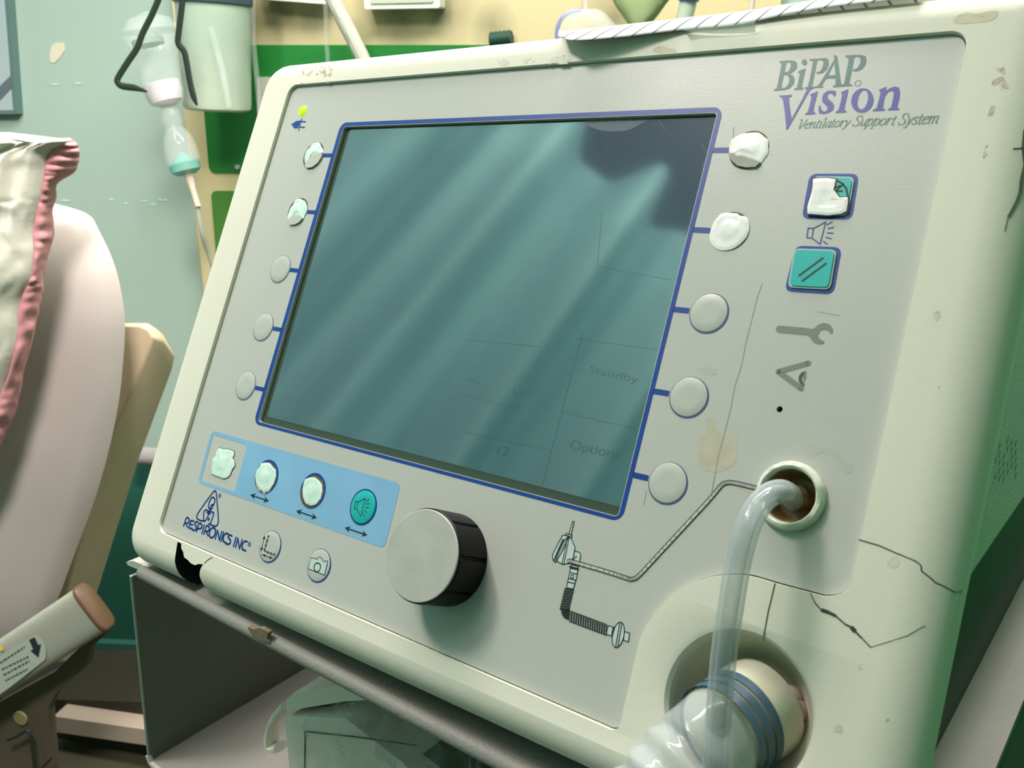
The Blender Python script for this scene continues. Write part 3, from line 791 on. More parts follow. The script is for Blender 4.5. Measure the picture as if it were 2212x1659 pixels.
for key, ((x0, y0, s), wpoly, rem) in worn.items():
    g = MB(); poly = [(p_.x, p_.y) for p_ in smoothpts([Vector(p_) for p_ in tr(x0, y0, s, wpoly)], 3, True)]; cx = sum(p[0] for p in poly) / len(poly); cy = sum(p[1] for p in poly) / len(poly); poly = dens(poly, .0008)
    poly = [Vector((p.x + .00012 * noise.noise(Vector((p.x * 4000, p.y * 4000, 1))), p.y + .00012 * noise.noise(Vector((p.x * 4000, p.y * 4000, 7))))) for p in poly]; poly = ccw(poly)
    sh = [poly] + [[Vector((cx, cy)).lerp(p, f) for p in poly] for f in (.85, .6, .45, .3, .1)]; hh_ = [.0003, .0005, .00055, .00065, .0008, .00085]
    for a, b, na, nb2 in zip(sh[:-1], sh[1:], hh_[:-1], hh_[1:]): loopwall(g, a, na, b, nb2)
    cap(g, [sh[-1]], hh_[-1]); wall_(g, poly[::-1], 0, poly[::-1], .0003)
    build(g, 'exposed_switch', M_['white'] if key[0] == 'R' else M_['mint'], V, smooth=50)
    if rem: g = MB(); prism(g, tr(x0, y0, s, rem), 0, .00105); build(g, 'torn_film', M_['under'] if key[0] == 'R' else M_['key'], V)

# ---- light blue strip with four keys
C1 = (380, 880, 4.254)
sp = tr(*C1, [(330, 212), (2068, 700), (1918, 1296), (200, 690)]); sp = roundpoly(sp, .0035)
win = tr(*C1, [(345, 252), (655, 345), (540, 775), (232, 672)])
g = MB(); cap(g, [sp, win], .0001); build(g, 'key_strip', M_['sky'], V)
S = {'S1': ([(400, 370), (440, 385), (490, 385), (535, 402), (538, 440), (525, 465), (543, 500), (545, 540), (520, 575), (500, 625), (470, 650), (440, 655), (400, 640), (360, 625), (335, 612), (330, 560), (338, 500), (345, 468), (368, 450), (375, 410)], (430, 515)),
     'S2': ([(790, 515), (830, 508), (865, 512), (885, 535), (905, 562), (925, 575), (924, 640), (905, 700), (865, 760), (812, 788), (775, 745), (742, 700), (735, 630), (750, 575), (775, 545)], (832, 640)),
     'S3': ([(1195, 660), (1235, 645), (1280, 645), (1315, 670), (1345, 710), (1350, 770), (1335, 840), (1290, 895), (1240, 905), (1195, 880), (1172, 820), (1170, 750), (1180, 690)], (1257, 770))}
for nm, (wpoly, cc) in S.items():
    if nm != 'S1':
        c = tr(*C1, [cc])[0]; g = MB(); disc(g, c, .0083, 0, .00015, .0001); build(g, 'key_well', [M_['edge'], M_['blue']][0], V)
        g = MB(); cap(g, [circ(c[0] + .0002, c[1] + .0002, .0086, 44), circ(c[0] - .0001, c[1] - .0003, .0080, 44)], .0003); build(g, 'key_outline', M_['blue'], V)
        if nm == 'S2': g = MB(); prism(g, tr(*C1, [(735, 700), (760, 760), (812, 800), (850, 790), (885, 740), (830, 720)]), 0, .0004); build(g, 'torn_edge', M_['grime'], V)
    else: g = MB(); cap(g, [offset(tr(*C1, wpoly), .0003)], .0002); build(g, 'key_well', M_['hole'], V)
    g = MB(); poly = ccw(dens(tr(*C1, wpoly), .0008)); cx = sum(p[0] for p in poly) / len(poly); cy = sum(p[1] for p in poly) / len(poly)
    sh = [poly] + [[Vector((cx, cy)).lerp(p, f) for p in poly] for f in (.85, .6, .45, .3, .1)]; hh_ = [.0004, .00055, .0006, .00068, .0008, .00085]
    for a, b, na, nb2 in zip(sh[:-1], sh[1:], hh_[:-1], hh_[1:]): loopwall(g, a, na, b, nb2)
    cap(g, [sh[-1]], hh_[-1]); wall_(g, poly[::-1], 0, poly[::-1], .0004); build(g, 'exposed_switch', M_['mint'], V, smooth=50)
c = tr(*C1, [(1724, 917)])[0]; g = MB(); disc(g, c, .0076, 0, .0006); ko = build(g, 'alarm_volume_key', M_['turq'], V)
g = MB(); ringp(g, c, .0076, .0084, .00015); build(g, 'outline', M_['blue'], ko)


def icon(mb, cr_, lines, wd, n, closed=False, sm=False):
    for ln in lines:
        p = tr(*cr_, ln, n)
        if sm: p = smoothpts([Vector(q) for q in p], 5, closed)
        stroke(mb, p, wd, n, closed)


g = MB(); icon(g, C1, [[(1650, 860), (1672, 870), (1740, 835), (1698, 1000), (1660, 935), (1636, 928), (1650, 860)], [(1672, 870), (1660, 935)], [(1748, 862), (1772, 845)], [(1748, 888), (1776, 886)], [(1744, 918), (1770, 925)], [(1733, 948), (1754, 970)], [(1718, 970), (1734, 1005)]], .00035, .00066); build(g, 'speaker_symbol', M_['black'], ko)
# arrows under the keys
g = MB()


def arrow2(cr_, a, b, n=.00018, hw=30, hl=50, wd=.0006):
    A = Vector(a); B = Vector(b); d = (B - A).normalized(); q = Vector((-d.y, d.x)) * 1.0
    icon(g, cr_, [[A + d * hl * .7, B - d * hl * .7]], wd, n)
    for P, dd in ((A, d), (B, -d)):
        up_ = Vector((.27, -.96))
        cap(g, [tr(*cr_, [P, P + dd * hl + up_ * hw, P + dd * hl * .7, P + dd * hl - up_ * hw], n)], n)


for _a, _b in (((682, 803), (855, 862)), ((1105, 950), (1295, 1016)), ((1550, 1105), (1758, 1175))):
    g = MB(); arrow2(C1, _a, _b); build(g, 'arrow_mark', M_['black'], V)
# two round keys below the strip
for cc, kind in (((866, 1278), 'axis'), ((1314, 1451), 'camera')):
    c = tr(*C1, [cc])[0]; g = MB(); disc(g, c, .0074, 0, .0004, .0003); ko = build(g, 'function_key', M_['key'], V)
    g = MB(); ringp(g, c, .0074, .0078, .00015, off=(.0002, -.0001)); build(g, 'outline', M_['blue'], ko)
    g = MB(); n = .00056
    if kind == 'axis':
        icon(g, C1, [[(850, 1180), (812, 1318), (908, 1356)], [(840, 1180), (858, 1185)], [(829, 1222), (846, 1228)], [(817, 1264), (834, 1270)], [(806, 1302), (830, 1328)], [(848, 1320), (842, 1345)], [(876, 1330), (872, 1356)], [(908, 1340), (902, 1364)]], .0004, n)
        g2 = g; arrow_save = g; A = [((815, 1178), (780, 1320)), ((790, 1352), (890, 1388))]
        for a, b in A:
            P, Q = Vector(a), Vector(b); d = (Q - P).normalized(); s_ = Vector((-d.y, d.x)); icon(g, C1, [[P, Q]], .0003, n)
            for X, dd in ((P, d), (Q, -d)): cap(g, [tr(*C1, [X, X + dd * 32 + s_ * 12, X + dd * 32 - s_ * 12], n)], n)
        build(g, 'axis_symbol', M_['black'], ko)
    else:
        cb_ = [(1242, 1380), (1300, 1395), (1312, 1376), (1335, 1382), (1348, 1408), (1370, 1422), (1380, 1408), (1394, 1412), (1364, 1540), (1215, 1482)]
        cap(g, [tr(*C1, cb_, n)], n); build(g, 'camera_symbol', M_['pale'], ko); g = MB(); icon(g, C1, [cb_ + [cb_[0]]], .00028, n + .00005); p = smoothpts([Vector(q) for q in tr(*C1, [(1300, 1430), (1328, 1448), (1324, 1488), (1300, 1512), (1275, 1495), (1274, 1450)], n)], 5, True); stroke(g, p, .00055, n + .00005, True); build(g, 'camera_outline', M_['black'], ko)

# ---- square alarm keys on the right
A1 = (1540, 60, 3.687); A2 = (1540, 360, 3.017)
for cr_, outer, inner, kind in ((A1, [(772, 1163), (1166, 1163), (1108, 1530), (706, 1522)], [(810, 1186), (1133, 1192), (1078, 1502), (742, 1492)], 0), (A2, [(538, 515), (842, 526), (787, 834), (466, 813)], [(533, 536), (812, 545), (767, 805), (490, 790)], 1)):
    o_ = roundpoly(tr(*cr_, outer), .003); i_ = tr(*cr_, inner); g = MB(); cap(g, [o_], .0001); fr_ = build(g, 'alarm_key', M_['blue'], V)
    g = MB(); ir = roundpoly(i_, .0022); prism(g, ir, 0, .0006); build(g, 'key_rim', M_['keyrim'], fr_)
    g = MB(); prism(g, roundpoly(offset(i_, -.0007), .0018), .0006, .0010); kc = build(g, 'key_face', M_['turq'], fr_)
    if kind:
        g = MB(); icon(g, A2, [[(563, 708), (716, 596)], [(583, 744), (736, 631)]], .0007, .00106); build(g, 'reset_symbol', M_['black'], fr_)
    else:
        wpoly = [(805, 1215), (860, 1208), (930, 1208), (988, 1218), (980, 1260), (970, 1300), (1000, 1340), (1012, 1362), (1080, 1358), (1082, 1400), (1070, 1470), (1030, 1490), (920, 1503), (760, 1490), (760, 1430), (785, 1350), (800, 1290)]
        g = MB(); poly = ccw(dens(tr(*A1, wpoly), .0008)); cx, cy = tr(*A1, [(920, 1390)])[0]; sh = [poly] + [[Vector((cx, cy)).lerp(p, f) for p in poly] for f in (.85, .5, .36, .1)]; hh_ = [.0012, .00135, .00133, .00125, .0012]
        g2 = MB(); cap(g2, [offset(poly, .0004)], .00105); build(g2, 'torn_edge', M_['crack'], fr_)
        for a, b, na, nb2 in zip(sh[:-1], sh[1:], hh_[:-1], hh_[1:]): loopwall(g, a, na, b, nb2)
        cap(g, [sh[-1]], hh_[-1]); wall_(g, poly[::-1], .001, poly[::-1], .0012); build(g, 'exposed_switch', M_['white'], fr_, smooth=50)
        g = MB(); icon(g, A1, [[(830, 1212), (900, 1203), (975, 1210), (1030, 1240), (1062, 1280), (1075, 1345)], [(975, 1300), (1040, 1245)], [(970, 1275), (1010, 1258)], [(985, 1302), (1028, 1300)]], .0006, .00107); build(g, 'mute_symbol', M_['crack'], fr_)
g = MB(); icon(g, A2, [[(620, 400), (655, 402), (735, 360), (698, 505), (645, 465), (612, 462), (620, 400)], [(655, 402), (645, 465)], [(742, 378), (776, 360)], [(750, 402), (786, 395)], [(745, 432), (782, 433)], [(736, 460), (770, 468)], [(720, 487), (746, 504)]], .0004, .00012); build(g, 'speaker_symbol', M_['blue'], V)
# wrench and eye symbols
g = MB(); wr = [(425, 1038), (440, 1037), (600, 1050), (650, 1058), (665, 1050), (690, 1028), (725, 1018), (760, 1028), (782, 1055), (780, 1085), (768, 1088), (752, 1068), (725, 1060), (700, 1070), (685, 1095), (690, 1118), (710, 1132), (728, 1138), (722, 1152), (690, 1158), (655, 1145), (635, 1115), (615, 1098), (430, 1082), (412, 1070), (412, 1050)]
cap(g, [tr(*A2, wr)], .00012); icon(g, A2, [[(622, 1280), (425, 1335), (575, 1445)]], .0019, .00012)
icon(g, A2, [[(590, 1345), (572, 1365), (570, 1395), (588, 1420)]], .0012, .00012, sm=True); cap(g, [tr(*A2, [(605, 1325), (610, 1345), (605, 1385), (592, 1402), (588, 1375), (592, 1345)])], .00012); build(g, 'service_symbols', M_['dgrey'], V)
g = MB(); c = px([(1684, 884)])[0]; lathe(g, [(.0011, 0), (.0011, -.004), (0, -.004)], (c[0], c[1], 0), (0, 0, 1), 14); build(g, 'pinhole', M_['hole'], V)
# led and plug
c = tr(400, 0, 3.16, [(803, 758)])[0]; g = MB(); lathe(g, [(.0032, 0), (.0030, .0003), (.0025, .0008), (0, .0014)], (c[0], c[1], 0), (0, 0, 1), 20); lo = build(g, 'power_led', M_['led'], V)
C4 = (440, 180, 4.254); g = MB(); cap(g, [tr(*C4, [(808, 372), (818, 370), (850, 348), (892, 342), (868, 412), (838, 415), (820, 400), (818, 388), (808, 384)])], .00012); icon(g, C4, [[(900, 330), (872, 432)], [(893, 350), (936, 354)], [(878, 400), (926, 404)]], .0007, .00012); build(g, 'plug_symbol', M_['blue'], V)

# ---- brand lettering
C5 = (1660, 100, 5.53)
g = MB()
Bo = [(130, 180), (200, 172), (270, 168), (320, 178), (342, 205), (338, 260), (305, 300), (250, 332), (290, 345), (312, 390), (302, 450), (255, 500), (190, 522), (65, 532), (70, 515), (98, 505), (115, 430), (150, 250), (160, 205), (130, 196)]
cap(g, [tr(*C5, Bo), tr(*C5, [(215, 195), (205, 240), (190, 315), (240, 300), (265, 250), (268, 210), (248, 192)]), tr(*C5, [(183, 342), (165, 430), (152, 500), (200, 495), (240, 450), (252, 390), (225, 345)])], .0001)
for pl in ([(355, 300), (445, 262), (430, 330), (405, 440), (395, 488), (417, 498), (413, 518), (305, 520), (308, 506), (340, 495), (360, 410), (375, 330), (355, 314)],
           circ(430, 192, 32, 16, 37),
           [(490, 155), (600, 147), (690, 140), (718, 165), (720, 215), (700, 270), (650, 318), (580, 330), (572, 308), (615, 300), (645, 255), (660, 200), (645, 170), (605, 162), (583, 172), (560, 290), (530, 430), (520, 490), (465, 498), (470, 480), (495, 390), (515, 280), (530, 200), (525, 172), (490, 168)],
           [(920, 110), (1010, 105), (1100, 103), (1155, 115), (1170, 150), (1160, 215), (1120, 270), (1060, 298), (1008, 298), (1012, 278), (1060, 265), (1095, 210), (1102, 160), (1085, 130), (1040, 122), (1020, 150), (1005, 250), (975, 390), (965, 450), (1000, 458), (1000, 472), (880, 480), (882, 465), (905, 440), (935, 290), (955, 180), (955, 140), (920, 130)]):
    cap(g, [tr(*C5, pl)], .0001)
cap(g, [tr(*C5, [(780, 105), (822, 118), (845, 280), (868, 440), (885, 468), (900, 480), (770, 490), (768, 475), (800, 462), (802, 385), (690, 385), (650, 450), (640, 470), (660, 485), (655, 492), (540, 498), (545, 485), (590, 470), (640, 400), (720, 270), (790, 150), (780, 125)]), tr(*C5, [(788, 195), (712, 350), (800, 345)])], .0001)
build(g, 'brand_name', M_['teal_print'], V, smooth=0)
g = MB()
for pl in ([(130, 590), (280, 580), (278, 598), (245, 612), (250, 700), (275, 870), (330, 770), (410, 620), (460, 520), (430, 500), (440, 490), (545, 485), (545, 500), (500, 520), (440, 620), (340, 800), (232, 990), (212, 995), (208, 920), (195, 780), (175, 650), (165, 615), (135, 605)],
           [(498, 575), (590, 538), (582, 580), (555, 680), (535, 775), (562, 795), (557, 810), (438, 818), (438, 806), (470, 790), (490, 720), (515, 610), (500, 592)],
           [(808, 540), (800, 590), (785, 600), (770, 580), (745, 562), (712, 568), (702, 600), (720, 635), (765, 670), (785, 710), (772, 760), (720, 795), (660, 808), (605, 800), (600, 755), (605, 705), (622, 712), (632, 760), (670, 785), (703, 762), (705, 725), (675, 695), (645, 665), (640, 620), (660, 565), (710, 532), (770, 530)],
           [(868, 548), (955, 512), (948, 560), (920, 680), (905, 760), (933, 775), (930, 790), (800, 797), (800, 785), (835, 765), (860, 680), (880, 580), (868, 562)],
           [(1320, 520), (1412, 482), (1402, 540), (1450, 500), (1510, 480), (1560, 495), (1572, 550), (1560, 640), (1535, 730), (1563, 745), (1560, 762), (1425, 765), (1430, 750), (1465, 735), (1490, 620), (1498, 560), (1480, 530), (1430, 545), (1390, 600), (1365, 740), (1393, 752), (1390, 768), (1243, 775), (1248, 760), (1290, 745), (1320, 640), (1340, 550), (1325, 535)]):
    cap(g, [tr(*C5, pl)], .00012)


def ell(cx, cy, a, b, ang, k=28): return [(cx + a * cos(t) * cos(ang) - b * sin(t) * sin(ang), cy + a * cos(t) * sin(ang) + b * sin(t) * cos(ang)) for t in (2 * pi * i / k for i in range(k))]


cap(g, [tr(*C5, ell(1122, 648, 132, 148, .35)), tr(*C5, ell(1126, 640, 60, 118, .22))], .00012)
build(g, 'product_name', M_['purple'], V, smooth=0)
# serif italic line, drawn with a broad nib
GL = {
    'V': (.62, [[(.02, 1), (.16, .98), (.22, 0), (.62, 1)], [(-.02, 1), (.2, 1)], [(.5, 1), (.72, 1)]]),
    'e': (.44, [[(.04, .36), (.3, .42), (.4, .55), (.3, .66), (.14, .6), (.04, .4), (.02, .18), (.12, .02), (.26, .02), (.38, .12)]]),
    'n': (.52, [[(0, .62), (.1, .66), (.06, 0)], [(.08, .42), (.22, .62), (.36, .66), (.4, .55), (.38, .06), (.5, .04)]]),
    't': (.32, [[(.16, .88), (.1, .12), (.16, 0), (.3, .06)], [(.0, .64), (.3, .66)]]),
    'i': (.27, [[(0, .62), (.12, .66), (.08, .06), (.2, .02)], [(.12, .88), (.15, .92)]]),
    'l': (.27, [[(0, .98), (.14, 1.04), (.08, .06), (.2, .02)]]),
    'a': (.48, [[(.4, .62), (.22, .66), (.06, .46), (.02, .18), (.1, .02), (.24, .08), (.38, .4)], [(.42, .66), (.38, .06), (.48, .02)]]),
    'o': (.48, [[(.22, .66), (.08, .52), (.02, .26), (.08, .04), (.2, 0), (.36, .14), (.42, .4), (.36, .6), (.22, .66)]]),
    'r': (.38, [[(0, .62), (.1, .66), (.06, 0)], [(.08, .4), (.2, .6), (.34, .66), (.36, .58)]]),
    'y': (.46, [[(0, .64), (.1, .64), (.18, .02)], [(.42, .66), (.18, 0), (.04, -.26), (-.08, -.26)]]),
    'S': (.52, [[(.46, .8), (.44, .96), (.3, 1.02), (.14, .96), (.08, .78), (.18, .58), (.36, .42), (.42, .22), (.32, .04), (.14, -.02), (.0, .06), (-.02, .22)]]),
    'u': (.5, [[(0, .64), (.08, .64), (.06, .16), (.12, .02), (.26, .08), (.38, .36)], [(.42, .66), (.38, .06), (.48, .02)]]),
    'p': (.5, [[(0, .62), (.1, .66), (.02, -.3)], [(-.06, -.3), (.12, -.3)], [(.08, .44), (.2, .62), (.34, .66), (.42, .5), (.38, .2), (.24, .02), (.1, .02)]]),
    's': (.38, [[(.34, .52), (.3, .64), (.18, .66), (.08, .56), (.12, .42), (.26, .28), (.3, .14), (.2, 0), (.08, 0), (0, .12)]]),
    'm': (.76, [[(0, .62), (.1, .66), (.06, 0)], [(.08, .42), (.2, .62), (.32, .66), (.36, .55), (.32, 0)], [(.34, .42), (.46, .62), (.6, .66), (.64, .55), (.62, .06), (.74, .04)]]),
    ' ': (.3, [])}


def letters(mb, s, p0, p1, h, wd, n, shear=.16, nib=True):
    tot = sum(GL[ch][0] for ch in s); p0 = Vector(p0); p1 = Vector(p1); d = (p1 - p0); u = d / tot; up = Vector((-d.y, d.x)).normalized() * h; x = 0
    dirn = (u.normalized() * .8 + up.normalized() * -.1).normalized()
    wf = lambda dd: wd * (.38 + .75 * abs(dd.x * (-u.normalized().y) * -1 * 0 + dd.dot(up.normalized())))
    for ch in s:
        for ln in GL[ch][1]: stroke(mb, smoothpts([p0 + u * (x + q[0] + q[1] * shear) + up * q[1] for q in ln], 4) if len(ln) > 2 else [p0 + u * (x + q[0] + q[1] * shear) + up * q[1] for q in ln], wd, n, wfun=wf)
        x += GL[ch][0]


g = MB(); q = tr(*C5, [(338, 988), (1010, 955), (1005, 955), (1505, 940), (1552, 940), (2020, 922)]); hcap = (Vector(tr(*C5, [(1590, 800)])[0]) - Vector(tr(*C5, [(1570, 938)])[0])).length * .97
letters(g, 'Ventilatory', q[0], Vector(q[0]).lerp(Vector(q[1]), .93), hcap * .84, .00034, .0001); letters(g, 'Support', q[2], q[3], hcap * .92, .00038, .0001); letters(g, 'System', q[4], q[5], hcap * .98, .00042, .0001)
c = tr(*C5, [(1070, 442)])[0]; stroke(g, circ(c[0], c[1], .0011, 16), .00022, .0001, True); build(g, 'product_subtitle', M_['small_print'], V, smooth=0)
# maker's mark
C6 = (380, 1040, 9.217); g = MB(); W_ = .00098
LT = [[(155, 885), (210, 725), (255, 738), (270, 778), (240, 825), (192, 835)], [(198, 835), (235, 912)], [(358, 790), (305, 780), (280, 835), (262, 925), (330, 942)], [(285, 850), (335, 862)], [(440, 815), (400, 803), (376, 845), (405, 895), (400, 955), (368, 975), (325, 960)],
      [(415, 997), (460, 840), (508, 850), (522, 900), (485, 940), (435, 935)], [(520, 1035), (565, 870)], [(560, 1047), (605, 890), (655, 900), (668, 950), (635, 990), (590, 990)], [(600, 990), (642, 1082)], [(785, 1140), (830, 975), (868, 1170), (912, 1000)], [(900, 1190), (950, 1010)],
      [(1042, 1042), (990, 1038), (952, 1090), (940, 1160), (962, 1205), (1000, 1222)], [(1118, 1088), (1075, 1065), (1045, 1090), (1052, 1130), (1088, 1170), (1080, 1230), (1040, 1248), (995, 1235)], [(1148, 1292), (1200, 1112)], [(1190, 1308), (1235, 1135), (1268, 1342), (1322, 1160)], [(1422, 1200), (1370, 1190), (1327, 1250), (1320, 1320), (1345, 1365), (1375, 1370)]]
for i, ln in enumerate(LT):
    p = [Vector(q) for q in tr(*C6, ln)]; stroke(g, smoothpts(p, 3) if i in (0, 4, 5, 7, 11, 12, 15) else p, W_, .0001)
stroke(g, smoothpts([Vector(q) for q in tr(*C6, [(742, 922), (692, 958), (667, 1030), (680, 1100), (718, 1120), (765, 1080), (790, 1010), (780, 945)])], 4, True), W_, .0001, True)
cap(g, [circ(*tr(*C6, [(1393, 1381)])[0], .0005, 10)], .0001)
for c in tr(*C6, [(1465, 1250), (876, 285)]): stroke(g, circ(c[0], c[1], .0010, 16), .0003, .0001, True); stroke(g, circ(c[0], c[1], .0004, 8), .0003, .0001, True)
for ln in ([(545, 790), (450, 760), (420, 722), (425, 665), (500, 545), (740, 215), (775, 196), (805, 228), (825, 450), (845, 700), (845, 810), (820, 872), (770, 890), (655, 845)], [(660, 845), (692, 828), (752, 650), (745, 620), (665, 588)], [(545, 790), (592, 778), (650, 665), (662, 600)], [(690, 562), (650, 510), (665, 420), (705, 335), (735, 318), (768, 335), (780, 380), (762, 450), (740, 458), (700, 482), (690, 540)], [(690, 562), (730, 520), (742, 460)],
           [(552, 785), (555, 700), (558, 610), (600, 568), (662, 600)], [(620, 620), (662, 605), (640, 640), (665, 610), (690, 650)]):
    p = smoothpts([Vector(q) for q in tr(*C6, ln)], 4); stroke(g, p, .00086, .0001)
cap(g, [circ(*tr(*C6, [(655, 750)])[0], .0009, 14)], .0001); cap(g, [circ(*tr(*C6, [(660, 612)])[0], .0010, 12)], .0001)
build(g, 'maker_mark', M_['blue'], V, smooth=0)

# ---- breathing circuit drawing
C7 = (1100, 1080, 4.608); g = MB(); gf = MB(); LW = .00034; n1 = .00018; n0_ = .0001


def shape(pl, sm=False, fill=True, close=True):
    p = [Vector(q) for q in tr(*C7, pl)]
    if sm: p = smoothpts(p, 5, close)
    if fill: cap(gf, [p], n0_)
    stroke(g, p, LW, n1, close)


shape([(640, 212), (648, 218), (618, 345), (596, 340), (632, 216)]); shape([(567, 332), (628, 352), (624, 372), (563, 352)])
shape([(545, 352), (600, 362), (580, 400), (545, 480), (500, 560), (475, 600), (460, 620), (440, 600), (434, 570), (440, 530), (520, 375)], sm=True)
shape([(585, 365), (612, 372), (657, 470), (645, 560), (628, 600), (600, 630), (530, 640), (480, 610), (470, 560), (500, 480), (545, 410)])
shape([(650, 508), (700, 520), (714, 545), (700, 625), (625, 605), (642, 560)], sm=False)
stroke(g, [Vector(q) for q in tr(*C7, [(583, 372), (527, 638)])], LW, n1); stroke(g, [Vector(q) for q in tr(*C7, [(600, 372), (545, 640)])], LW, n1); stroke(g, [Vector(q) for q in tr(*C7, [(632, 598), (672, 560)])], LW, n1)
for i in range(14): t = i / 13; a = (545 - 85 * t, 400 + 200 * t); stroke(g, tr(*C7, [a, (a[0] - 14, a[1] - 5)]), .0005, n1)
shape([(625, 630), (690, 645), (680, 690), (612, 672)]); stroke(g, tr(*C7, [(620, 642), (688, 658)]), LW * 1.5, n1); shape([(604, 660), (692, 683), (690, 694), (603, 671)])
shape([(612, 680), (684, 696), (678, 742), (604, 720)]); shape([(604, 720), (680, 740), (666, 800), (590, 778)]); shape([(592, 780), (662, 800), (656, 832), (584, 816)]); shape([(582, 816), (656, 834), (638, 886), (572, 872)])
stroke(g, [Vector(q) for q in circ(*tr(*C7, [(629, 762)])[0], .0007, 14)], LW, n1, True)
for i in range(9): t = i / 8; x = 600 - 47 * t; y = 890 + 195 * t; shape([(x - 44, y - 10), (x + 44, y + 4), (x + 42, y + 14), (x - 46, y)])
for i in range(6): a = radians(185 - i * 16); cx, cy = 600, 1085; p0_ = (cx + 20 * cos(a), cy - 20 * sin(a) * -1 * -1); shape([(cx, cy), (cx - 80 * cos(radians(i * 15)), cy + 10 + 95 * sin(radians(i * 15))), (cx - 78 * cos(radians(i * 15 + 7)), cy + 10 + 95 * sin(radians(i * 15 + 7)))])
for i in range(16): t = i / 15; x = 612 + 350 * t; y = 1158 + 132 * t; shape([(x - 4, y - 55), (x + 8, y - 52), (x + 2, y + 55), (x - 12, y + 50)])
shape([(985, 1250), (1045, 1268), (1022, 1355), (968, 1336)]); shape([(1035, 1268), (1050, 1272), (1030, 1345), (1022, 1342)]); shape(ell(1087, 1342, 56, 128, .2), True); shape([(1150, 1310), (1200, 1325), (1188, 1412), (1138, 1395)])
for dx in (0, 22): pp_ = tr(*C7, [(1098 + dx, 1222), (1108 + dx, 1222), (1070 + dx - 4, 1462), (1056 + dx, 1462)]); cap(g, [pp_], n1)
ln_ = [(595, 605), (700, 634), (1000, 722), (1160, 775), (1200, 788), (1240, 785), (1300, 745), (1500, 530), (1700, 315), (1990, 0)]
pA = tr(*C7, ln_) + tr(1330, 900, 3.858, [(880, 575), (925, 552), (975, 550), (1080, 573), (1190, 600)])
pA = smoothpts([Vector(q) for q in pA], 5); stroke(g, pA, .0017, n1 + .00004, joints=True); gl2 = MB(); stroke(gl2, pA, .0010, n1 + .0001)
cd_ = build(g, 'circuit_drawing', M_['black'], V, smooth=0); build(gf, 'drawing_fill', M_['pale'], cd_, smooth=0); build(gl2, 'drawing_tube', mat('tube_print', (190, 194, 188), .4), cd_, smooth=0)

# ---- knob
kb_ = MB(); kc = (.2010, -.2252); KH = .0182; KR_ = .0194; prof = []
nk = 192; vs = []; levels = [(0, 1), (.0005, 1.0), (KH - .002, 1.0), (KH - .0006, .992), (KH, .972)]
for h, s_ in levels:
    for i in range(nk):
        a = 2 * pi * i / nk; grooved = (i % 24) in (0, 1); r = KR_ * s_ - (.0011 if grooved and 0 < h < KH - .001 else 0); vs.append((kc[0] + r * cos(a + .2), kc[1] + r * sin(a + .2), h))
fs = [(j * nk + i, j * nk + (i + 1) % nk, (j + 1) * nk + (i + 1) % nk, (j + 1) * nk + i) for j in range(len(levels) - 1) for i in range(nk)] + [tuple((len(levels) - 1) * nk + i for i in range(nk))]
kb_.add(vs, fs); ko = build(kb_, 'control_knob', M_['rubber'], V, smooth=35); g = MB(); lathe(g, [(.0187, KH - .0004), (.0187, KH + .0004), (.0184, KH + .0007), (0, KH + .0007)], (kc[0], kc[1], 0), (0, 0, 1), 60); build(g, 'knob_cap', M_['knobcap'], ko)

# ---- pressure port
g = MB(); lathe(g, [(.0118, 0), (.0117, .0022), (.0110, .0034), (.0100, .0037), (.0093, .0030), (.0090, .0015)], (PCN.x, PCN.y, 0), (0, 0, 1), 56)
for v in g.v: k_ = noise.noise(Vector((v.x * 500, v.y * 500, 2))); v.z += .0006 * k_ if v.z > .001 else 0
po = build(g, 'pressure_port', M_['portrim'], V); g = MB(); lathe(g, [(.0092, .002), (.0086, -.005), (.0070, -.0085), (0, -.0095)], (PCN.x, PCN.y, 0), (0, 0, 1), 40); build(g, 'port_cup', M_['brown'], po)
g = MB(); lathe(g, [(.0033, -.0085), (.0033, -.004), (.0044, -.003), (.0036, .003), (.0030, .0036), (0, .0036)], (PCN.x + .0002, PCN.y, 0), (-.25, 0, 1), 28); build(g, 'barb_fitting', M_['fitting'], po)

# ---- patient outlet recess
g = MB(); oc3 = (OC.x, OC.y, 0); lathe(g, [(OR, -.004), (OR - .0018, -.008), (OR - .0055, -.0135), (OR - .008, -.0155), (0, -.0165)], oc3, (0, 0, 1), 56); rc = build(g, 'outlet_recess', M_['recess'], V)
g = MB(); cx, cy = OC.x + .012, OC.y - .006; cap(g, [[(cx, cy + .006), (cx + .006, cy + .004), (cx + .009, cy), (cx + .007, cy - .008), (cx + .002, cy - .004)]], -.0140); build(g, 'recess_hole', M_['hole'], rc)
g = MB()
for i, (dx, dy, r_) in enumerate(((.0135, .004, .005), (.015, -.001, .0042), (.012, .008, .004))):
    ob = MB(); lathe(ob, [(0, -r_)] + [(r_ * cos(radians(a)), r_ * sin(radians(a))) for a in range(-80, 90, 20)] + [(0, r_)], (OC.x + dx, OC.y + dy, -.0135), (0, 0, 1), 14); g.add(ob.v, ob.f)
build(g, 'rubber_gasket', M_['clay'], rc, smooth=60)

# ---- rear body and chassis
side = [(-.005, -.030), (-.17, -.030), (-.1775, -.0345)]
gb = MB()
def cartpt(u, y, z): return PANEL.I @ (CART.M @ Vector((u, y, z)))
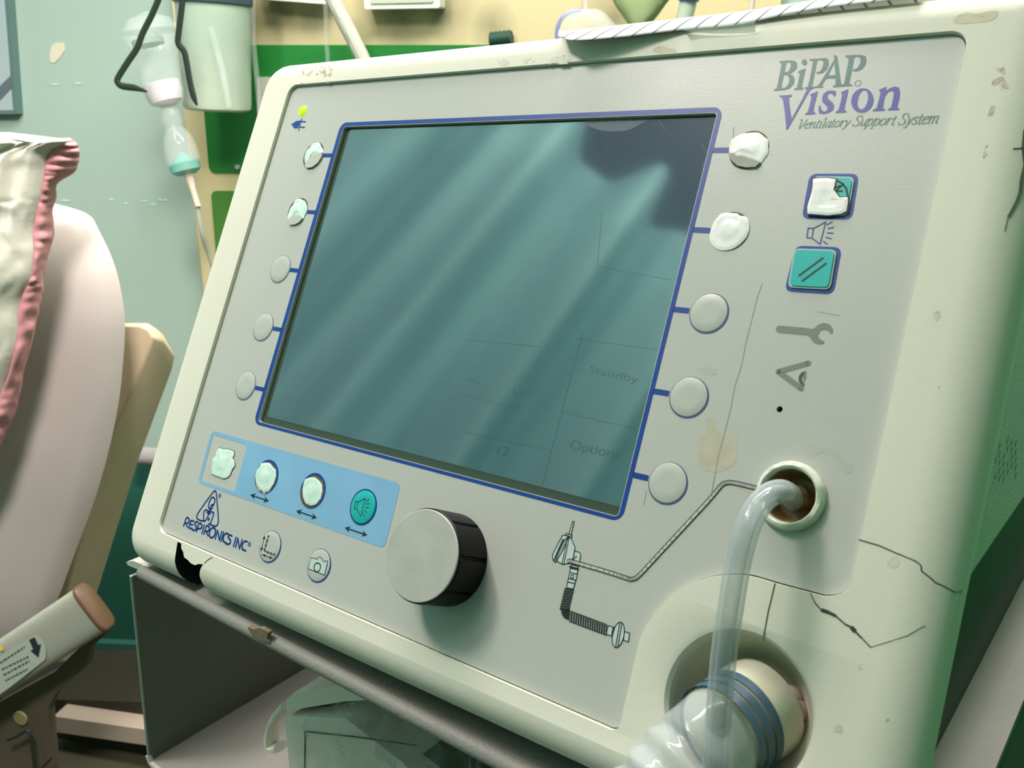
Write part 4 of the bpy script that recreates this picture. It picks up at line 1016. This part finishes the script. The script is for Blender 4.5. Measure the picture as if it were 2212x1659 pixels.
# upper shell, its bottom level
prof_ = [(.006, -.0175), (-.1865, -.0175), (-.0415, -.325), (.080, -.262)]
vsL = [Vector((EL + .006, a, b)) for a, b in prof_]; vsR = [Vector((ER - .002, a, b)) for a, b in prof_]
gb.add(vsL + vsR, [(0, 1, 2, 3), (7, 6, 5, 4)] + [((i + 1) % 4, i, 4 + i, 4 + (i + 1) % 4) for i in range(4)]); rb = build(gb, 'rear_housing', M_['body'], V, bevel=.003)
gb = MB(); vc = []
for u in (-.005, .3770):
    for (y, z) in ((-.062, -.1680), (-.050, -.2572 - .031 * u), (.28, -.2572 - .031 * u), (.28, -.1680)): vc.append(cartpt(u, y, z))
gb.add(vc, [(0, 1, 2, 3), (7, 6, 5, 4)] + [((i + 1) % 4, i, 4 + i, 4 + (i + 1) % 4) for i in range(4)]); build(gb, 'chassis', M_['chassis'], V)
g = MB()
for i, (dx, dy) in enumerate([(a * 11, b * 17 + (a % 3) * 7) for a in range(6) for b in range(5)]):
    x, y = 2152 + dx * .8, 955 + dy - dx * .3; a = PANEL.hit(x, y, ER - .0018, 0); b = PANEL.hit(x - 3, y + 13, ER - .0018, 0)
    if a.z < -.019 and i % 7 != 3: d = (b - a); s_ = Vector((0, -d.z, d.y)).normalized() * .0005; g.add([a - s_, a + s_, b + s_, b - s_], [(0, 1, 2, 3)])
build(g, 'vent_slots', M_['hole'], rb, smooth=0)


# ---- cracks, glue residue and wear on the bezel
def bez_h(u, v):
    dx = max(0, (u - (ER - RND * RX)) / RX, (EL + RND) - u); dy = max(0, v - (ET - RND), (EB + RND) - v); d = min(RND * .999, sqrt(dx * dx + dy * dy)); return NB - (RND - sqrt(RND * RND - d * d))


def onbez(x, y):
    h = NB
    for _ in range(12): p = PANEL.hit(x, y, h); h = .5 * h + .5 * bez_h(p.x, p.y)
    return PANEL.hit(x, y, h)


def crack(mb, pts, wd):
    P = [onbez(x, y) for x, y in pts]
    for i in range(len(P) - 1):
        a, b = P[i], P[i + 1]; d = (b - a).normalized(); nrm = Vector((0, 0, 1)); s_ = d.cross(nrm).normalized() * (wd[i] if isinstance(wd, list) else wd) * .5; e = Vector((.00006, 0, .00012))
        mb.add([a - s_ + e, b - s_ + e, b + s_ + e, a + s_ + e], [(0, 1, 2, 3)])


def cpx(x0, y0, s, pts): return [(x0 + a / s, y0 + b / s) for a, b in pts]


C8 = (1750, 1100, 2.968); _crack0 = crack


def crack(mb, pts, wd):
    m_2 = MB(); _crack0(m_2, pts, wd); build(m_2, 'crack_line', M_['crack'], V, smooth=0)


g = None
crack(g, cpx(*C8, [(310, 195), (440, 232), (560, 285), (680, 335), (710, 360), (712, 395), (770, 440), (800, 468), (860, 495), (920, 530), (975, 522)]), .0004)
crack(g, cpx(*C8, [(0, 535), (30, 600), (70, 645), (120, 662), (165, 685), (225, 738), (262, 755), (290, 785), (330, 825), (388, 885), (500, 850), (620, 812), (735, 745)]), [.0003, .0004, .0012, .001, .0005, .0006, .0014, .0006, .0004, .0002, .0002, .0002])
crack(g, cpx(1300, 1200, 3.615, [(1352, 215), (1330, 310), (1300, 430), (1280, 540), (1262, 630), (1268, 665)]), .0004)
crack(g, cpx(0, 800, 3.568, [(1640, 1440), (1600, 1462), (1575, 1488)]), .0004)
C9 = (1850, 0, 3.318); crack(g, cpx(*C9, [(1205, 930), (1190, 1060), (1205, 1180), (1180, 1290), (1170, 1380), (1140, 1460), (1085, 1555)]), [.0014, .0018, .001, .0012, .001, .0008]); crack(g, cpx(*C9, [(1120, 1068), (1190, 1062)]), .0005)
crack(g, cpx(*C9, [(1085, 1555), (1070, 1620), (1062, 1659)]), .0002)


def patch(_, pts, lift=.00006, sub=3, mi=0):
    mb = MB()
    P = smoothpts([Vector(p) for p in pts], sub, True); P = [Vector((p.x + 1.2 * noise.noise(Vector((p.x * .4, p.y * .4, 5))), p.y + 1.2 * noise.noise(Vector((p.x * .4, p.y * .4, 8))))) for p in P]
    Q = [onbez(p.x, p.y) for p in P]; fs = tessellate_polygon([[Vector((q.x, q.y, 0)) for q in Q]]); out = []
    for f in fs: a, b, c = [Q[i] for i in f]; out.append(f if (b - a).cross(c - a).z > 0 else f[::-1])
    mb.add([q + Vector((0, 0, lift)) for q in Q], out); build(mb, ('glue_residue', 'grime_spot', 'glue_residue')[mi], [M_['residue'], M_['grime'], M_['residue2']][mi], V, smooth=0)


patch(g, cpx(*C9, [(690, 150), (740, 105), (800, 88), (860, 100), (960, 78), (1015, 82), (1000, 130), (930, 155), (830, 165), (730, 172)]))
patch(g, cpx(1180, 0, 4.424, [(1010, 490), (1060, 445), (1120, 440), (1170, 460), (1230, 470), (1250, 500), (1180, 500), (1110, 515)]))
patch(g, cpx(1850, 0, 3.318, [(975, 560), (1000, 490), (1040, 455), (1065, 490), (1060, 560), (1090, 630), (1040, 640), (975, 640)]), mi=1)
patch(g, cpx(1850, 0, 3.318, [(950, 800), (975, 745), (995, 770), (980, 820), (950, 860), (935, 860)]), mi=1); patch(g, cpx(1850, 0, 3.318, [(930, 1040), (960, 1040), (950, 1090), (915, 1140), (905, 1120)]), mi=1)
patch(g, cpx(400, 0, 3.16, [(800, 480), (835, 445), (870, 440), (875, 480), (845, 515), (810, 515)]), mi=1); patch(g, cpx(400, 0, 3.16, [(915, 470), (960, 445), (1010, 460), (1010, 500), (970, 530), (930, 510)]), mi=1)
for a, b, r_ in ((900, 505, 9), (815, 540, 7), (795, 570, 8), (975, 560, 9), (890, 470, 6), (1150, 533, 3), (735, 468, 3), (1535, 523, 9)): patch(g, cpx(400, 0, 3.16, circ(a, b, r_, 6)), sub=1, mi=1)
for (x, y, r_, mm) in ((1930, 1213, 14, 1), (1860, 1441, 6, 1), (1917, 1555, 4, 1), (1811, 1575, 10, 1), (2027, 683, 12, 2), (2026, 835, 4, 1)): patch(g, circ(x, y, r_, 8), sub=2, mi=2 if mm == 2 or r_ > 9 else 1)
patch(g, cpx(1000, 0, 3.16, [(590, 440), (610, 395), (640, 378), (735, 380), (735, 430), (660, 440)]), mi=2); patch(g, cpx(1000, 0, 3.16, [(235, 425), (270, 405), (315, 415), (310, 445), (270, 450)]), mi=2); patch(g, cpx(1000, 0, 3.16, [(405, 420), (450, 398), (495, 402), (480, 430), (440, 438)]), mi=2)
stm = [mat('tan_stain', (190, 184, 166), .5, rgb2=(182, 176, 154), vscale=200), mat('dull_mark', (180, 179, 170), .5), M_['grime']]


def stn(p, mi): m_2 = MB(); cap(m_2, [p], .00004); build(m_2, 'adhesive_stain', stm[mi], V, smooth=0)


C10 = (1330, 900, 3.858)
pl = tr(*C10, [(760, 10), (800, 15), (835, 60), (830, 100), (900, 130), (1015, 150), (1010, 260), (1000, 380), (940, 430), (850, 462), (740, 450), (690, 400), (690, 280), (680, 190), (750, 150), (750, 80)]); stn(smoothpts([Vector(p) for p in pl], 3, True), 0)
pl = tr(*C10, [(1560, 260), (1650, 235), (1750, 270), (1850, 290), (1910, 370), (1980, 400), (1960, 470), (1900, 450), (1850, 360), (1780, 320), (1690, 300), (1630, 350), (1590, 320)]); stn(smoothpts([Vector(p) for p in pl], 3, True), 1)
pl = tr(*C10, [(1090, 600), (1130, 570), (1180, 600), (1180, 660), (1140, 700), (1090, 690)]); stn(pl, 0)
pl = tr(*C10, [(1320, 400), (1380, 365), (1425, 370), (1400, 392), (1300, 440)]); stn(pl, 2)
pl = tr(*A2, [(-115, 1330), (-60, 1300), (30, 1320), (30, 1350), (-30, 1360)]); stn(pl, 1)
crm = mat('crease', (148, 146, 132), .5)
for _l, _w in ((tr(*A2, [(322, 760), (290, 850), (255, 990), (215, 1150), (185, 1300), (140, 1440), (120, 1560), (95, 1659)]) + tr(*C10, [(905, 150), (860, 310), (825, 500), (800, 630)]), .00025), (tr(*A1, [(165, 790), (160, 880), (175, 895)]), .0003), (tr(*A2, [(680, 945), (750, 958), (830, 970)]), .00015), (px([(1396, 1060), (1391, 1090)]), .0002)):
    g = MB(); stroke(g, _l, _w, .0001, joints=False); build(g, 'film_crease', crm, V, smooth=0)

# ------------------------------------------------------------------ clear tube on the pressure port
cl = [(1712, 1078, -.002), (1704, 1070, .004), (1688, 1062, .010), (1664, 1068, .0155), (1641, 1089, .020), (1622, 1122, .023), (1607, 1165, .0245), (1593, 1225, .025), (1582, 1290, .025), (1571, 1360, .024), (1562, 1430, .022), (1555, 1510, .019), (1549, 1590, .015), (1544, 1680, .010), (1538, 1800, .004), (1530, 1960, -.004)]
P = smoothpts([PANEL.hit(x, y, h) for x, y, h in cl], 6)
ct = thing('pressure_tube', 'clear plastic tube curving down from the round pressure port', 'tube', PANEL, P[0])
g = MB(); sweep(g, P, .0041, 28, caps=False); sweep(g, P, .0024, 24, caps=False); build(g, 'tube_wall', M_['pvc'], ct, smooth=60)

# ------------------------------------------------------------------ breathing hose on the patient outlet
oc = Vector((OC.x, OC.y, 0)); a0 = oc + Vector((.0025, .0015, -.015)); ax_ = Vector((-.26, -.52, 1)).normalized()
bc = thing('breathing_hose', 'translucent corrugated breathing hose plugged into the patient outlet', 'hose', PANEL, a0)
path = [a0, a0 + ax_ * .012, a0 + ax_ * .026, a0 + ax_ * .040]
g = MB(); sweep(g, [a0 + ax_ * t for t in (0, .002, .010, .022, .0235)], [.0168, .0172, .0166, .0158, .0142], 40); build(g, 'white_connector', M_['white_pl'], bc, smooth=50)
g = MB(); L3 = .05; pts_ = []; rad = []
st_ = a0 + ax_ * .0115; dirv = ax_.copy(); p = st_.copy(); steps = 150
for i in range(steps):
    pts_.append(p.copy()); rad.append(.0158 + .0009 * sin(i * .62) if i > 26 else .0160 + .0001 * sin(i * .62)); dirv = (dirv + Vector((-.008, -.020, -.006))).normalized(); p = p + dirv * .0008
sweep(g, pts_, rad, 36, caps=False); build(g, 'corrugated_wall', mat('hose_film', (206, 216, 220), .12, alpha=.34, spec=.8), bc, smooth=80)
g = MB()
for k_, (t, wd2) in enumerate(((.0130, .0017), (.0172, .0017), (.0214, .0017))): lathe(g, [(.0173 - .0003 * k_, t - wd2), (.0172 - .0003 * k_, t + wd2)], a0, ax_, 36)
build(g, 'ring_band', M_['bluering'], bc, smooth=60)

# ------------------------------------------------------------------ ruled paper and its tape on the top
TB = [(1205, 75, 77), (1240, 70, 87), (1340, 57, 80), (1400, 50.5, 73), (1480, 42, 64), (1570, 32, 56), (1630, 25, 46), (1700, 16, 31), (1800, 4, 14), (1900, -9, 3), (2000, -24, -10)]
pp = MB(); R = smoothpts([Vector(t) for t in TB], 8); nr = len(R); cols = 12; uvs = []; vs = []
for i, r in enumerate(R):
    x = r[0]; s = i / (nr - 1); over = max(.0025, .0110 * (1 - max(0, (x - 1240)) / 330)) if x > 1225 else .009
    f = PANEL.hit(x, r[2], over, 2); b = PANEL.hit(x + 6, r[1], -.008, 2); b.y = max(b.y, ET + .0012)
    for j in range(cols + 1):
        t = j / cols
        if t > .8: q = b + Vector((.001, .0006, -.02)) * ((t - .8) / .2)
        else: q = f.lerp(b, t / .8); q += Vector((0, .0022, .0010)) * sin(pi * t / .8)
        vs.append(q); uvs.append(((q.x - .011 * t) / .0088, t * 2.3 + .2))
pp.add(vs, [(i * (cols + 1) + j, (i + 1) * (cols + 1) + j, (i + 1) * (cols + 1) + j + 1, i * (cols + 1) + j + 1) for i in range(nr - 1) for j in range(cols)]); pp.uv = uvs
tag(build(pp, 'ruled_paper', M_['paper'], fr=PANEL, solid=.00015), 'white ruled paper strip taped along the top edge of the ventilator', 'paper')
g = MB(); tp = [(1478, 65, 66), (1500, 60, 70), (1540, 58, 73), (1580, 54, 73), (1610, 50, 72), (1628, 46, 71), (1632, 45, 70)]; vs = []
for (x, ya, yb) in tp:
    for j in range(5): t = j / 4; q = PANEL.hit(x, ya + (yb - ya) * t, NB + .0030 * (1 - t) + .0006); vs.append(q)
g.add(vs, [(i * 5 + j, (i + 1) * 5 + j, (i + 1) * 5 + j + 1, i * 5 + j + 1) for i in range(len(tp) - 1) for j in range(4)])
tag(build(g, 'clear_tape', M_['tape'], fr=PANEL, solid=.0001), 'crinkled piece of clear tape holding the ruled paper down', 'tape')

# ------------------------------------------------------------------ cart: rolled top tray and open sheet metal shelf
K = thing('ventilator_cart', 'grey metal cart with rolled tray edge and open shelf under the ventilator', 'cart', CART, Vector((.17, .05, -.45)))
def tz(u): return -.2575 - .031 * u
g = MB(); yf = -.1165; prof = []
pts_ = [(.30, .0), (-.1225, .0)] + [(-.1262 + .0037 * cos(a), -.0015 + .0037 * sin(a)) for a in [radians(t) for t in range(30, 300, 15)]] + [(-.120, -.004), (.30, -.004)]
us = [-.014, -.010, .10, .25, .398]; vs = []
for u in us:
    for (y, z) in pts_: vs.append((u, y, tz(u) + z))
k = len(pts_); fs = [(i * k + (j + 1) % k, i * k + j, (i + 1) * k + j, (i + 1) * k + (j + 1) % k) for i in range(len(us) - 1) for j in range(k)] + [tuple(range(k)), tuple((len(us) - 1) * k + j for j in range(k))[::-1]]
g.add(vs, fs); build(g, 'top_tray', M_['cart'], K, CART)
g = MB(); lip = [CART.hit(x, y, -.122, 1) for x, y in ((272, 1214), (286, 1211), (306, 1219), (322, 1232), (316, 1240), (300, 1231), (276, 1221))]; t = [(p.x, p.z) for p in lip]; t2 = MB(); prism(t2, t, .06, .122, (), 0, True); g.add([(v.x, -v.z, v.y) for v in t2.v], t2.f); build(g, 'tray_lip', mat('pale_enamel', (214, 206, 196), .5), K, CART, bevel=.001)
a = CART.hit(285, 1243, -.100, 1); b = CART.hit(324, 1641, -.100, 1)
g = MB(); th = .0014
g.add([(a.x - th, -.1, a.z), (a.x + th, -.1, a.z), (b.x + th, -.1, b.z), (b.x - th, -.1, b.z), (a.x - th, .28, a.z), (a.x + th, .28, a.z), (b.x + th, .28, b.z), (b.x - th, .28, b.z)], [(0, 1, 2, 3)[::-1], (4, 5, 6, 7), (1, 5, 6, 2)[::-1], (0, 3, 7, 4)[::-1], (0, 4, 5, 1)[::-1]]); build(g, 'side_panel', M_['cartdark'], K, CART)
g = MB(); g2 = MB(); sweep(g2, [Vector((a.x, -.1005, a.z)), Vector((b.x, -.1005, b.z))], .0011, 8); g.add(g2.v, g2.f); build(g, 'panel_edge', mat('worn_edge', (160, 172, 158), .5), K, CART)
fl = []
zb = b.z; g = MB(); box(g, b.x, .397, -.1, .28, zb - .004, zb); build(g, 'shelf_floor', M_['cart'], K, CART)
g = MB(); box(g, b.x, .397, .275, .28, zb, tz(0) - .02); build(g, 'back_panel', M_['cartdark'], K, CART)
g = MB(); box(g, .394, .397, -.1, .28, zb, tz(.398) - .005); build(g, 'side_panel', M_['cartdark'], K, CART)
g = MB(); sweep(g, [Vector((b.x, -.1005, b.z + .004)), Vector((b.x + .002, -.1005, zb - .001)), Vector((b.x + .006, -.1005, zb - .002)), Vector((.397, -.1005, zb - .002))], .0022, 8); build(g, 'shelf_edge', mat('pale_shelf_edge', (186, 178, 168), .5), K, CART)
rp = [CART.hit(x, y, -.1292, 1) for x, y in ((538, 1352), (552, 1358), (566, 1354), (584, 1364), (580, 1376), (586, 1386), (572, 1384), (560, 1378), (545, 1366))]
g = MB(); t2 = MB(); prism(t2, [(p_.x, p_.z) for p_ in rp], .1280, .1303); g.add([(v.x, -v.z, v.y) for v in t2.v], t2.f)
build(g, 'torn_tape', mat('rusty_tape', (150, 132, 104), .7, var=.3, vscale=200), K, CART)
# legs of the cart
g = MB(); box(g, .13, .19, .07, .13, -1.0, zb - .004); build(g, 'column', M_['cart'], K, CART)
g = MB()
for a_ in range(5): sweep(g, [Vector((.16, .10, -1.0)), Vector((.16 + .28 * cos(a_ * 1.2566), .10 + .28 * sin(a_ * 1.2566), -1.04))], .02, 10)
build(g, 'foot', M_['cart'], K, CART)

# white case on the shelf with its open lid, handle and a plastic bag in front
def cp(x, y, d): return CART.hit(x, y, d, 1)


WCs = thing('storage_case', 'white plastic case with lid ajar on the cart shelf', 'case', CART, Vector((cp(640, 1659, -.07).x + .08, 0, zb)))
yv = -.070; p = cp(614, 1546, yv); q = cp(606, 1640, yv); r = cp(1080, 1640, yv)
x0, zt = p.x, p.z; g = MB()
front = [(p.x, p.z), (cp(745, 1551, yv).x, cp(745, 1551, yv).z - .0), (x0 + .22, p.z - .012), (x0 + .22, zb + .0005), (x0 - .002, zb + .0005)]
t2 = MB(); prism(t2, front, -.09, -yv, (), 0, True); g.add([(v.x, -v.z, v.y) for v in t2.v], t2.f); build(g, 'case_body', M_['case'], WCs, CART, bevel=.003)
g = MB(); lid = [(cp(x, y, yv).x, cp(x, y, yv).z) for x, y in ((618, 1512), (634, 1497), (740, 1480), (900, 1492), (900, 1508), (745, 1515), (640, 1532), (620, 1540))]; t2 = MB(); prism(t2, lid, -.09, -yv, (), 0, True); g.add([(v.x, -v.z, v.y) for v in t2.v], t2.f); build(g, 'case_lid', M_['case'], WCs, CART, bevel=.002)
g = MB(); box(g, x0 + .006, x0 + .2, yv + .012, .08, p.z - .002, p.z + .012); build(g, 'case_contents', M_['casedark'], WCs, CART)
g = MB(); hp_r = .0030; hp = [cp(x, y, yv + .004) for x, y in ((622, 1520), (604, 1542), (591, 1565), (586, 1590), (587, 1606), (594, 1614), (606, 1612))]; sweep(g, smoothpts(hp, 5), .0030, 10, prof=lambda a: (cos(a), 1.8 * sin(a))); build(g, 'case_handle', M_['case'], WCs, CART)
g = MB(); stroke_pts = [cp(x, y, yv - .0005) for x, y in ((658, 1659), (659, 1580), (770, 1592), (900, 1610))]; sweep(g, stroke_pts, .0004, 6); build(g, 'moulded_seam', M_['casedark'], WCs, CART)
bag = MB(); R = smoothpts([Vector(t) for t in ((1505, 840, 880), (1530, 700, 930), (1560, 660, 980), (1600, 660, 1050), (1640, 650, 1100), (1690, 645, 1140))], 10); cols = 60; vs = []
for i, r in enumerate(R):
    for j in range(cols + 1):
        t = j / cols; q = cp(r[1] + (r[2] - r[1]) * t, r[0], yv - .014); q.z = max(q.z, zb + .002); v3 = Vector((q.x * 30, q.z * 30, 2)); w3 = 1 - abs(noise.noise(v3)) * 2; q.y += -.010 * w3 + .007 * (1 - abs(noise.noise(v3 * 2.7)) * 2); vs.append(q)
bag.add(vs, [(i * (cols + 1) + j, (i + 1) * (cols + 1) + j, (i + 1) * (cols + 1) + j + 1, i * (cols + 1) + j + 1) for i in range(len(R) - 1) for j in range(cols)])
tag(build(bag, 'plastic_bag', M_['film'], fr=CART, smooth=40), 'crumpled clear plastic bag in front of the white case', 'bag')

# ------------------------------------------------------------------ bed on the left
YB = -.62
BD = thing('hospital_bed', 'beige hospital bed backrest with grey side rail beside the cart', 'bed', WALL, Vector((wp(100, 1600, .7).x, -.7, .02)))


def bp_(x, y, d=-YB): q = WALL.hit(x, y, -d, 1); return q


g = MB(); A = [bp_(x, y, .62) for x, y in ((120, 700), (302, 702), (322, 712), (330, 728), (326, 748), (228, 975), (165, 1200), (105, 1420), (-500, 1420), (-500, 700))]
Bk = [bp_(x, y, .60) for x, y in ((125, 697), (320, 698), (340, 712), (354, 735), (348, 760), (255, 985), (190, 1210), (128, 1430), (-505, 1430), (-505, 697))]
Ck = [bp_(x, y, .55) for x, y in ((125, 700), (325, 702), (352, 722), (379, 770), (372, 800), (302, 990), (236, 1200), (165, 1430), (-505, 1430), (-505, 700))]
n = len(A); g.add(A + Bk + Ck, [tuple(range(n))[::-1]] + [(i, (i + 1) % n, n + (i + 1) % n, n + i) for i in range(n)] + [(n + i, n + (i + 1) % n, 2 * n + (i + 1) % n, 2 * n + i) for i in range(n)] + [tuple(2 * n + i for i in range(n))]); build(g, 'backrest_panel', M_['beige'], BD, WALL, bevel=.003)
# side rail: flattened tube
ra = bp_(-420, 1717, .80); rb_ = bp_(203, 1312, .80); g = MB()


def sup(a, e=.55, w_=.42): c_, s_ = cos(a), sin(a); return (math.copysign(abs(c_) ** e, c_), w_ * math.copysign(abs(s_) ** e, s_))


sweep(g, [ra.lerp(rb_, t) for t in (0, .3, .7, 1)], .031, 40, prof=sup, up=Vector((0, 0, 1))); sr = build(g, 'side_rail', M_['railp'], BD, WALL, smooth=50)
g = MB(); d_ = (rb_ - ra).normalized(); sweep(g, [rb_ + d_ * t for t in (-.001, .001, .003, .0045)], [.0325, .0325, .031, .028], 40, prof=sup, up=Vector((0, 0, 1))); build(g, 'rail_end_cap', M_['railc'], sr, WALL, smooth=50)
yr = .80 + .031 * .42 + .0006
g = MB(); st2 = wxz([(-60, 1455), (30, 1398), (78, 1370), (92, 1380), (100, 1402), (98, 1425), (30, 1478), (-60, 1545)], yr); st2 = roundpoly(st2, .004); t2 = MB(); cap(t2, [st2], yr); g.add([(v.x, -v.z, v.y) for v in t2.v], t2.f); stk = build(g, 'warning_sticker', M_['sticker'], sr, WALL, smooth=0)
g = MB(); t2 = MB(); cap(t2, [wxz([(63, 1382), (75, 1376), (83, 1393), (89, 1391), (83, 1420), (66, 1405), (72, 1402)], yr)], yr + .0004); g.add([(v.x, -v.z, v.y) for v in t2.v], t2.f); build(g, 'arrow_mark', M_['arrow'], stk, WALL, smooth=0)
g = MB(); t2 = MB()
for (xa, ya, xb, yb, s_) in ((0, 1432, 54, 1397, 'Sit not on rail'), (4, 1446, 62, 1418, 'when lowering'), (8, 1458, 64, 1427, 'lift release'), (12, 1470, 60, 1445, 'and lower')):
    a, b = wxz([(xa, ya), (xb, yb)], yr); d = Vector(b) - Vector(a); t = 0; random.seed(int(xa + ya))
    while t < 1: l_ = random.uniform(.06, .16); stroke(t2, [Vector(a) + d * t, Vector(a) + d * min(1, t + l_)], .0022, yr + .0004, joints=False); t += l_ + .035
g.add([(v.x, -v.z, v.y) for v in t2.v], t2.f); build(g, 'fine_print', M_['ink'], stk, WALL, smooth=0)
g = MB(); t2 = MB(); cap(t2, [circ(*wxz([(0, 1402)], yr + .002)[0], .0035, 16)], yr + .001); g.add([(v.x, -v.z, v.y) for v in t2.v], t2.f); build(g, 'yellow_dot', M_['yellow'], sr, WALL, smooth=0)


def bslab(pts, d0, d1, name, m, par, bev=.002, rnd=.004):
    g = MB(); wall_prism(g, pts, d0, d1, 0, rnd); return build(g, name, m, par, WALL, bevel=bev)


bslab([(-80, 1560), (120, 1450), (232, 1338), (226, 1372), (192, 1402), (186, 1440), (120, 1498), (104, 1530), (120, 1720), (-80, 1720)], .763, .775, 'rail_bracket', M_['bracket'], BD)
g = MB(); lathe(g, [(.0105, 0), (.0100, .0025), (0, .003)], wp(46, 1550, .7755), (0, -1, 0), 24); build(g, 'bolt', M_['bolt'], BD, WALL)
build(wcurve([(18, 1598), (40, 1588), (58, 1578), (66, 1590), (72, 1630), (78, 1680)], .79, .0022), 'latch_wire', M_['strap'], BD, WALL); build(wcurve([(88, 1660), (104, 1645), (114, 1634)], .79, .0016, 8), 'latch_wire', M_['strap'], BD, WALL)
bslab([(114, 1547), (420, 1592), (420, 1625), (118, 1581)], .30, .34, 'cross_beam', M_['beam'], BD, .002, 0)
bslab([(-900, 1480), (420, 1520), (470, 1800), (-900, 1800)], .12, .30, 'base_frame', M_['cover'], BD)
# pillow leaning on the backrest
pr = [(440, -320, 118), (462, -380, 188), (500, -420, 215), (580, -450, 250), (680, -470, 269), (780, -480, 266), (900, -490, 251), (1050, -500, 214), (1200, -500, 160), (1330, -480, 108), (1400, -420, 50)]
g = inflate(pr, WALL, -.68, .05, 44, fn=lambda s, t: .0022 * sin(t * 23 + s * 6) * (.3 + .7 * s) + .0015 * sin(t * 11 - s * 14))
tag(build(g, 'pillow', M_['pillow'], fr=WALL, smooth=80), 'large pillow in pinkish grey cover leaning on the beige backrest', 'pillow')
# crumpled blanket with pink ruffle
BLK = thing('blanket', 'crumpled white blanket with pink ruffled hem draped over the pillow', 'blanket', WALL, wp(0, 940, .8))
wr_ = [(286, -520, 20), (296, -520, 105), (304, -520, 150), (322, -520, 118), (361, -520, 101), (420, -520, 94), (445, -520, 86), (492, -520, 76), (540, -520, 78), (596, -520, 72), (647, -520, 48), (708, -520, 43), (760, -520, 34), (832, -520, 10), (878, -520, 0), (960, -525, -20), (1100, -540, -80)]
g = inflate(wr_, WALL, -.79, .05, 150, 6, fn=lambda s, t: .016 * noise.noise(Vector((s * 9, t * 26, 1))) + .008 * noise.noise(Vector((s * 26, t * 70, 4)))); build(g, 'fabric', M_['linen'], BLK, WALL, smooth=80)
pk = [(300, 120, 152), (308, 116, 164), (325, 112, 170), (350, 104, 168), (372, 99, 158), (396, 96, 122), (428, 89, 120), (456, 83, 112), (506, 75, 115), (546, 77, 104), (596, 70, 93), (624, 58, 92), (666, 44, 84), (731, 38, 70), (792, 26, 53), (848, 6, 42), (892, -8, 31), (948, -20, 5), (990, -30, -10)]
vs = []; R = smoothpts([Vector(t) for t in pk], 8); cols = 8; g = MB()
for i, r in enumerate(R):
    for j in range(cols + 1):
        t = j / cols; ed = 1.2 * noise.noise(Vector((i * .21, 3, 0))) * t; q = WALL.hit(r[1] - 3 + (r[2] - r[1] + 3 + ed) * t, r[0], -.792 + .007 * noise.noise(Vector((i * .33, t * 1.5, 2))) * (.3 + t) + .03 * t * t, 1); vs.append(q)
g.add(vs, [(i * (cols + 1) + j, (i + 1) * (cols + 1) + j, (i + 1) * (cols + 1) + j + 1, i * (cols + 1) + j + 1) for i in range(len(R) - 1) for j in range(cols)]); build(g, 'ruffled_hem', M_['pink'], BLK, WALL, smooth=80, solid=.002)

for o in bpy.data.objects:
    for k_ in list(o.keys()):
        if k_.startswith('_'): del o[k_]
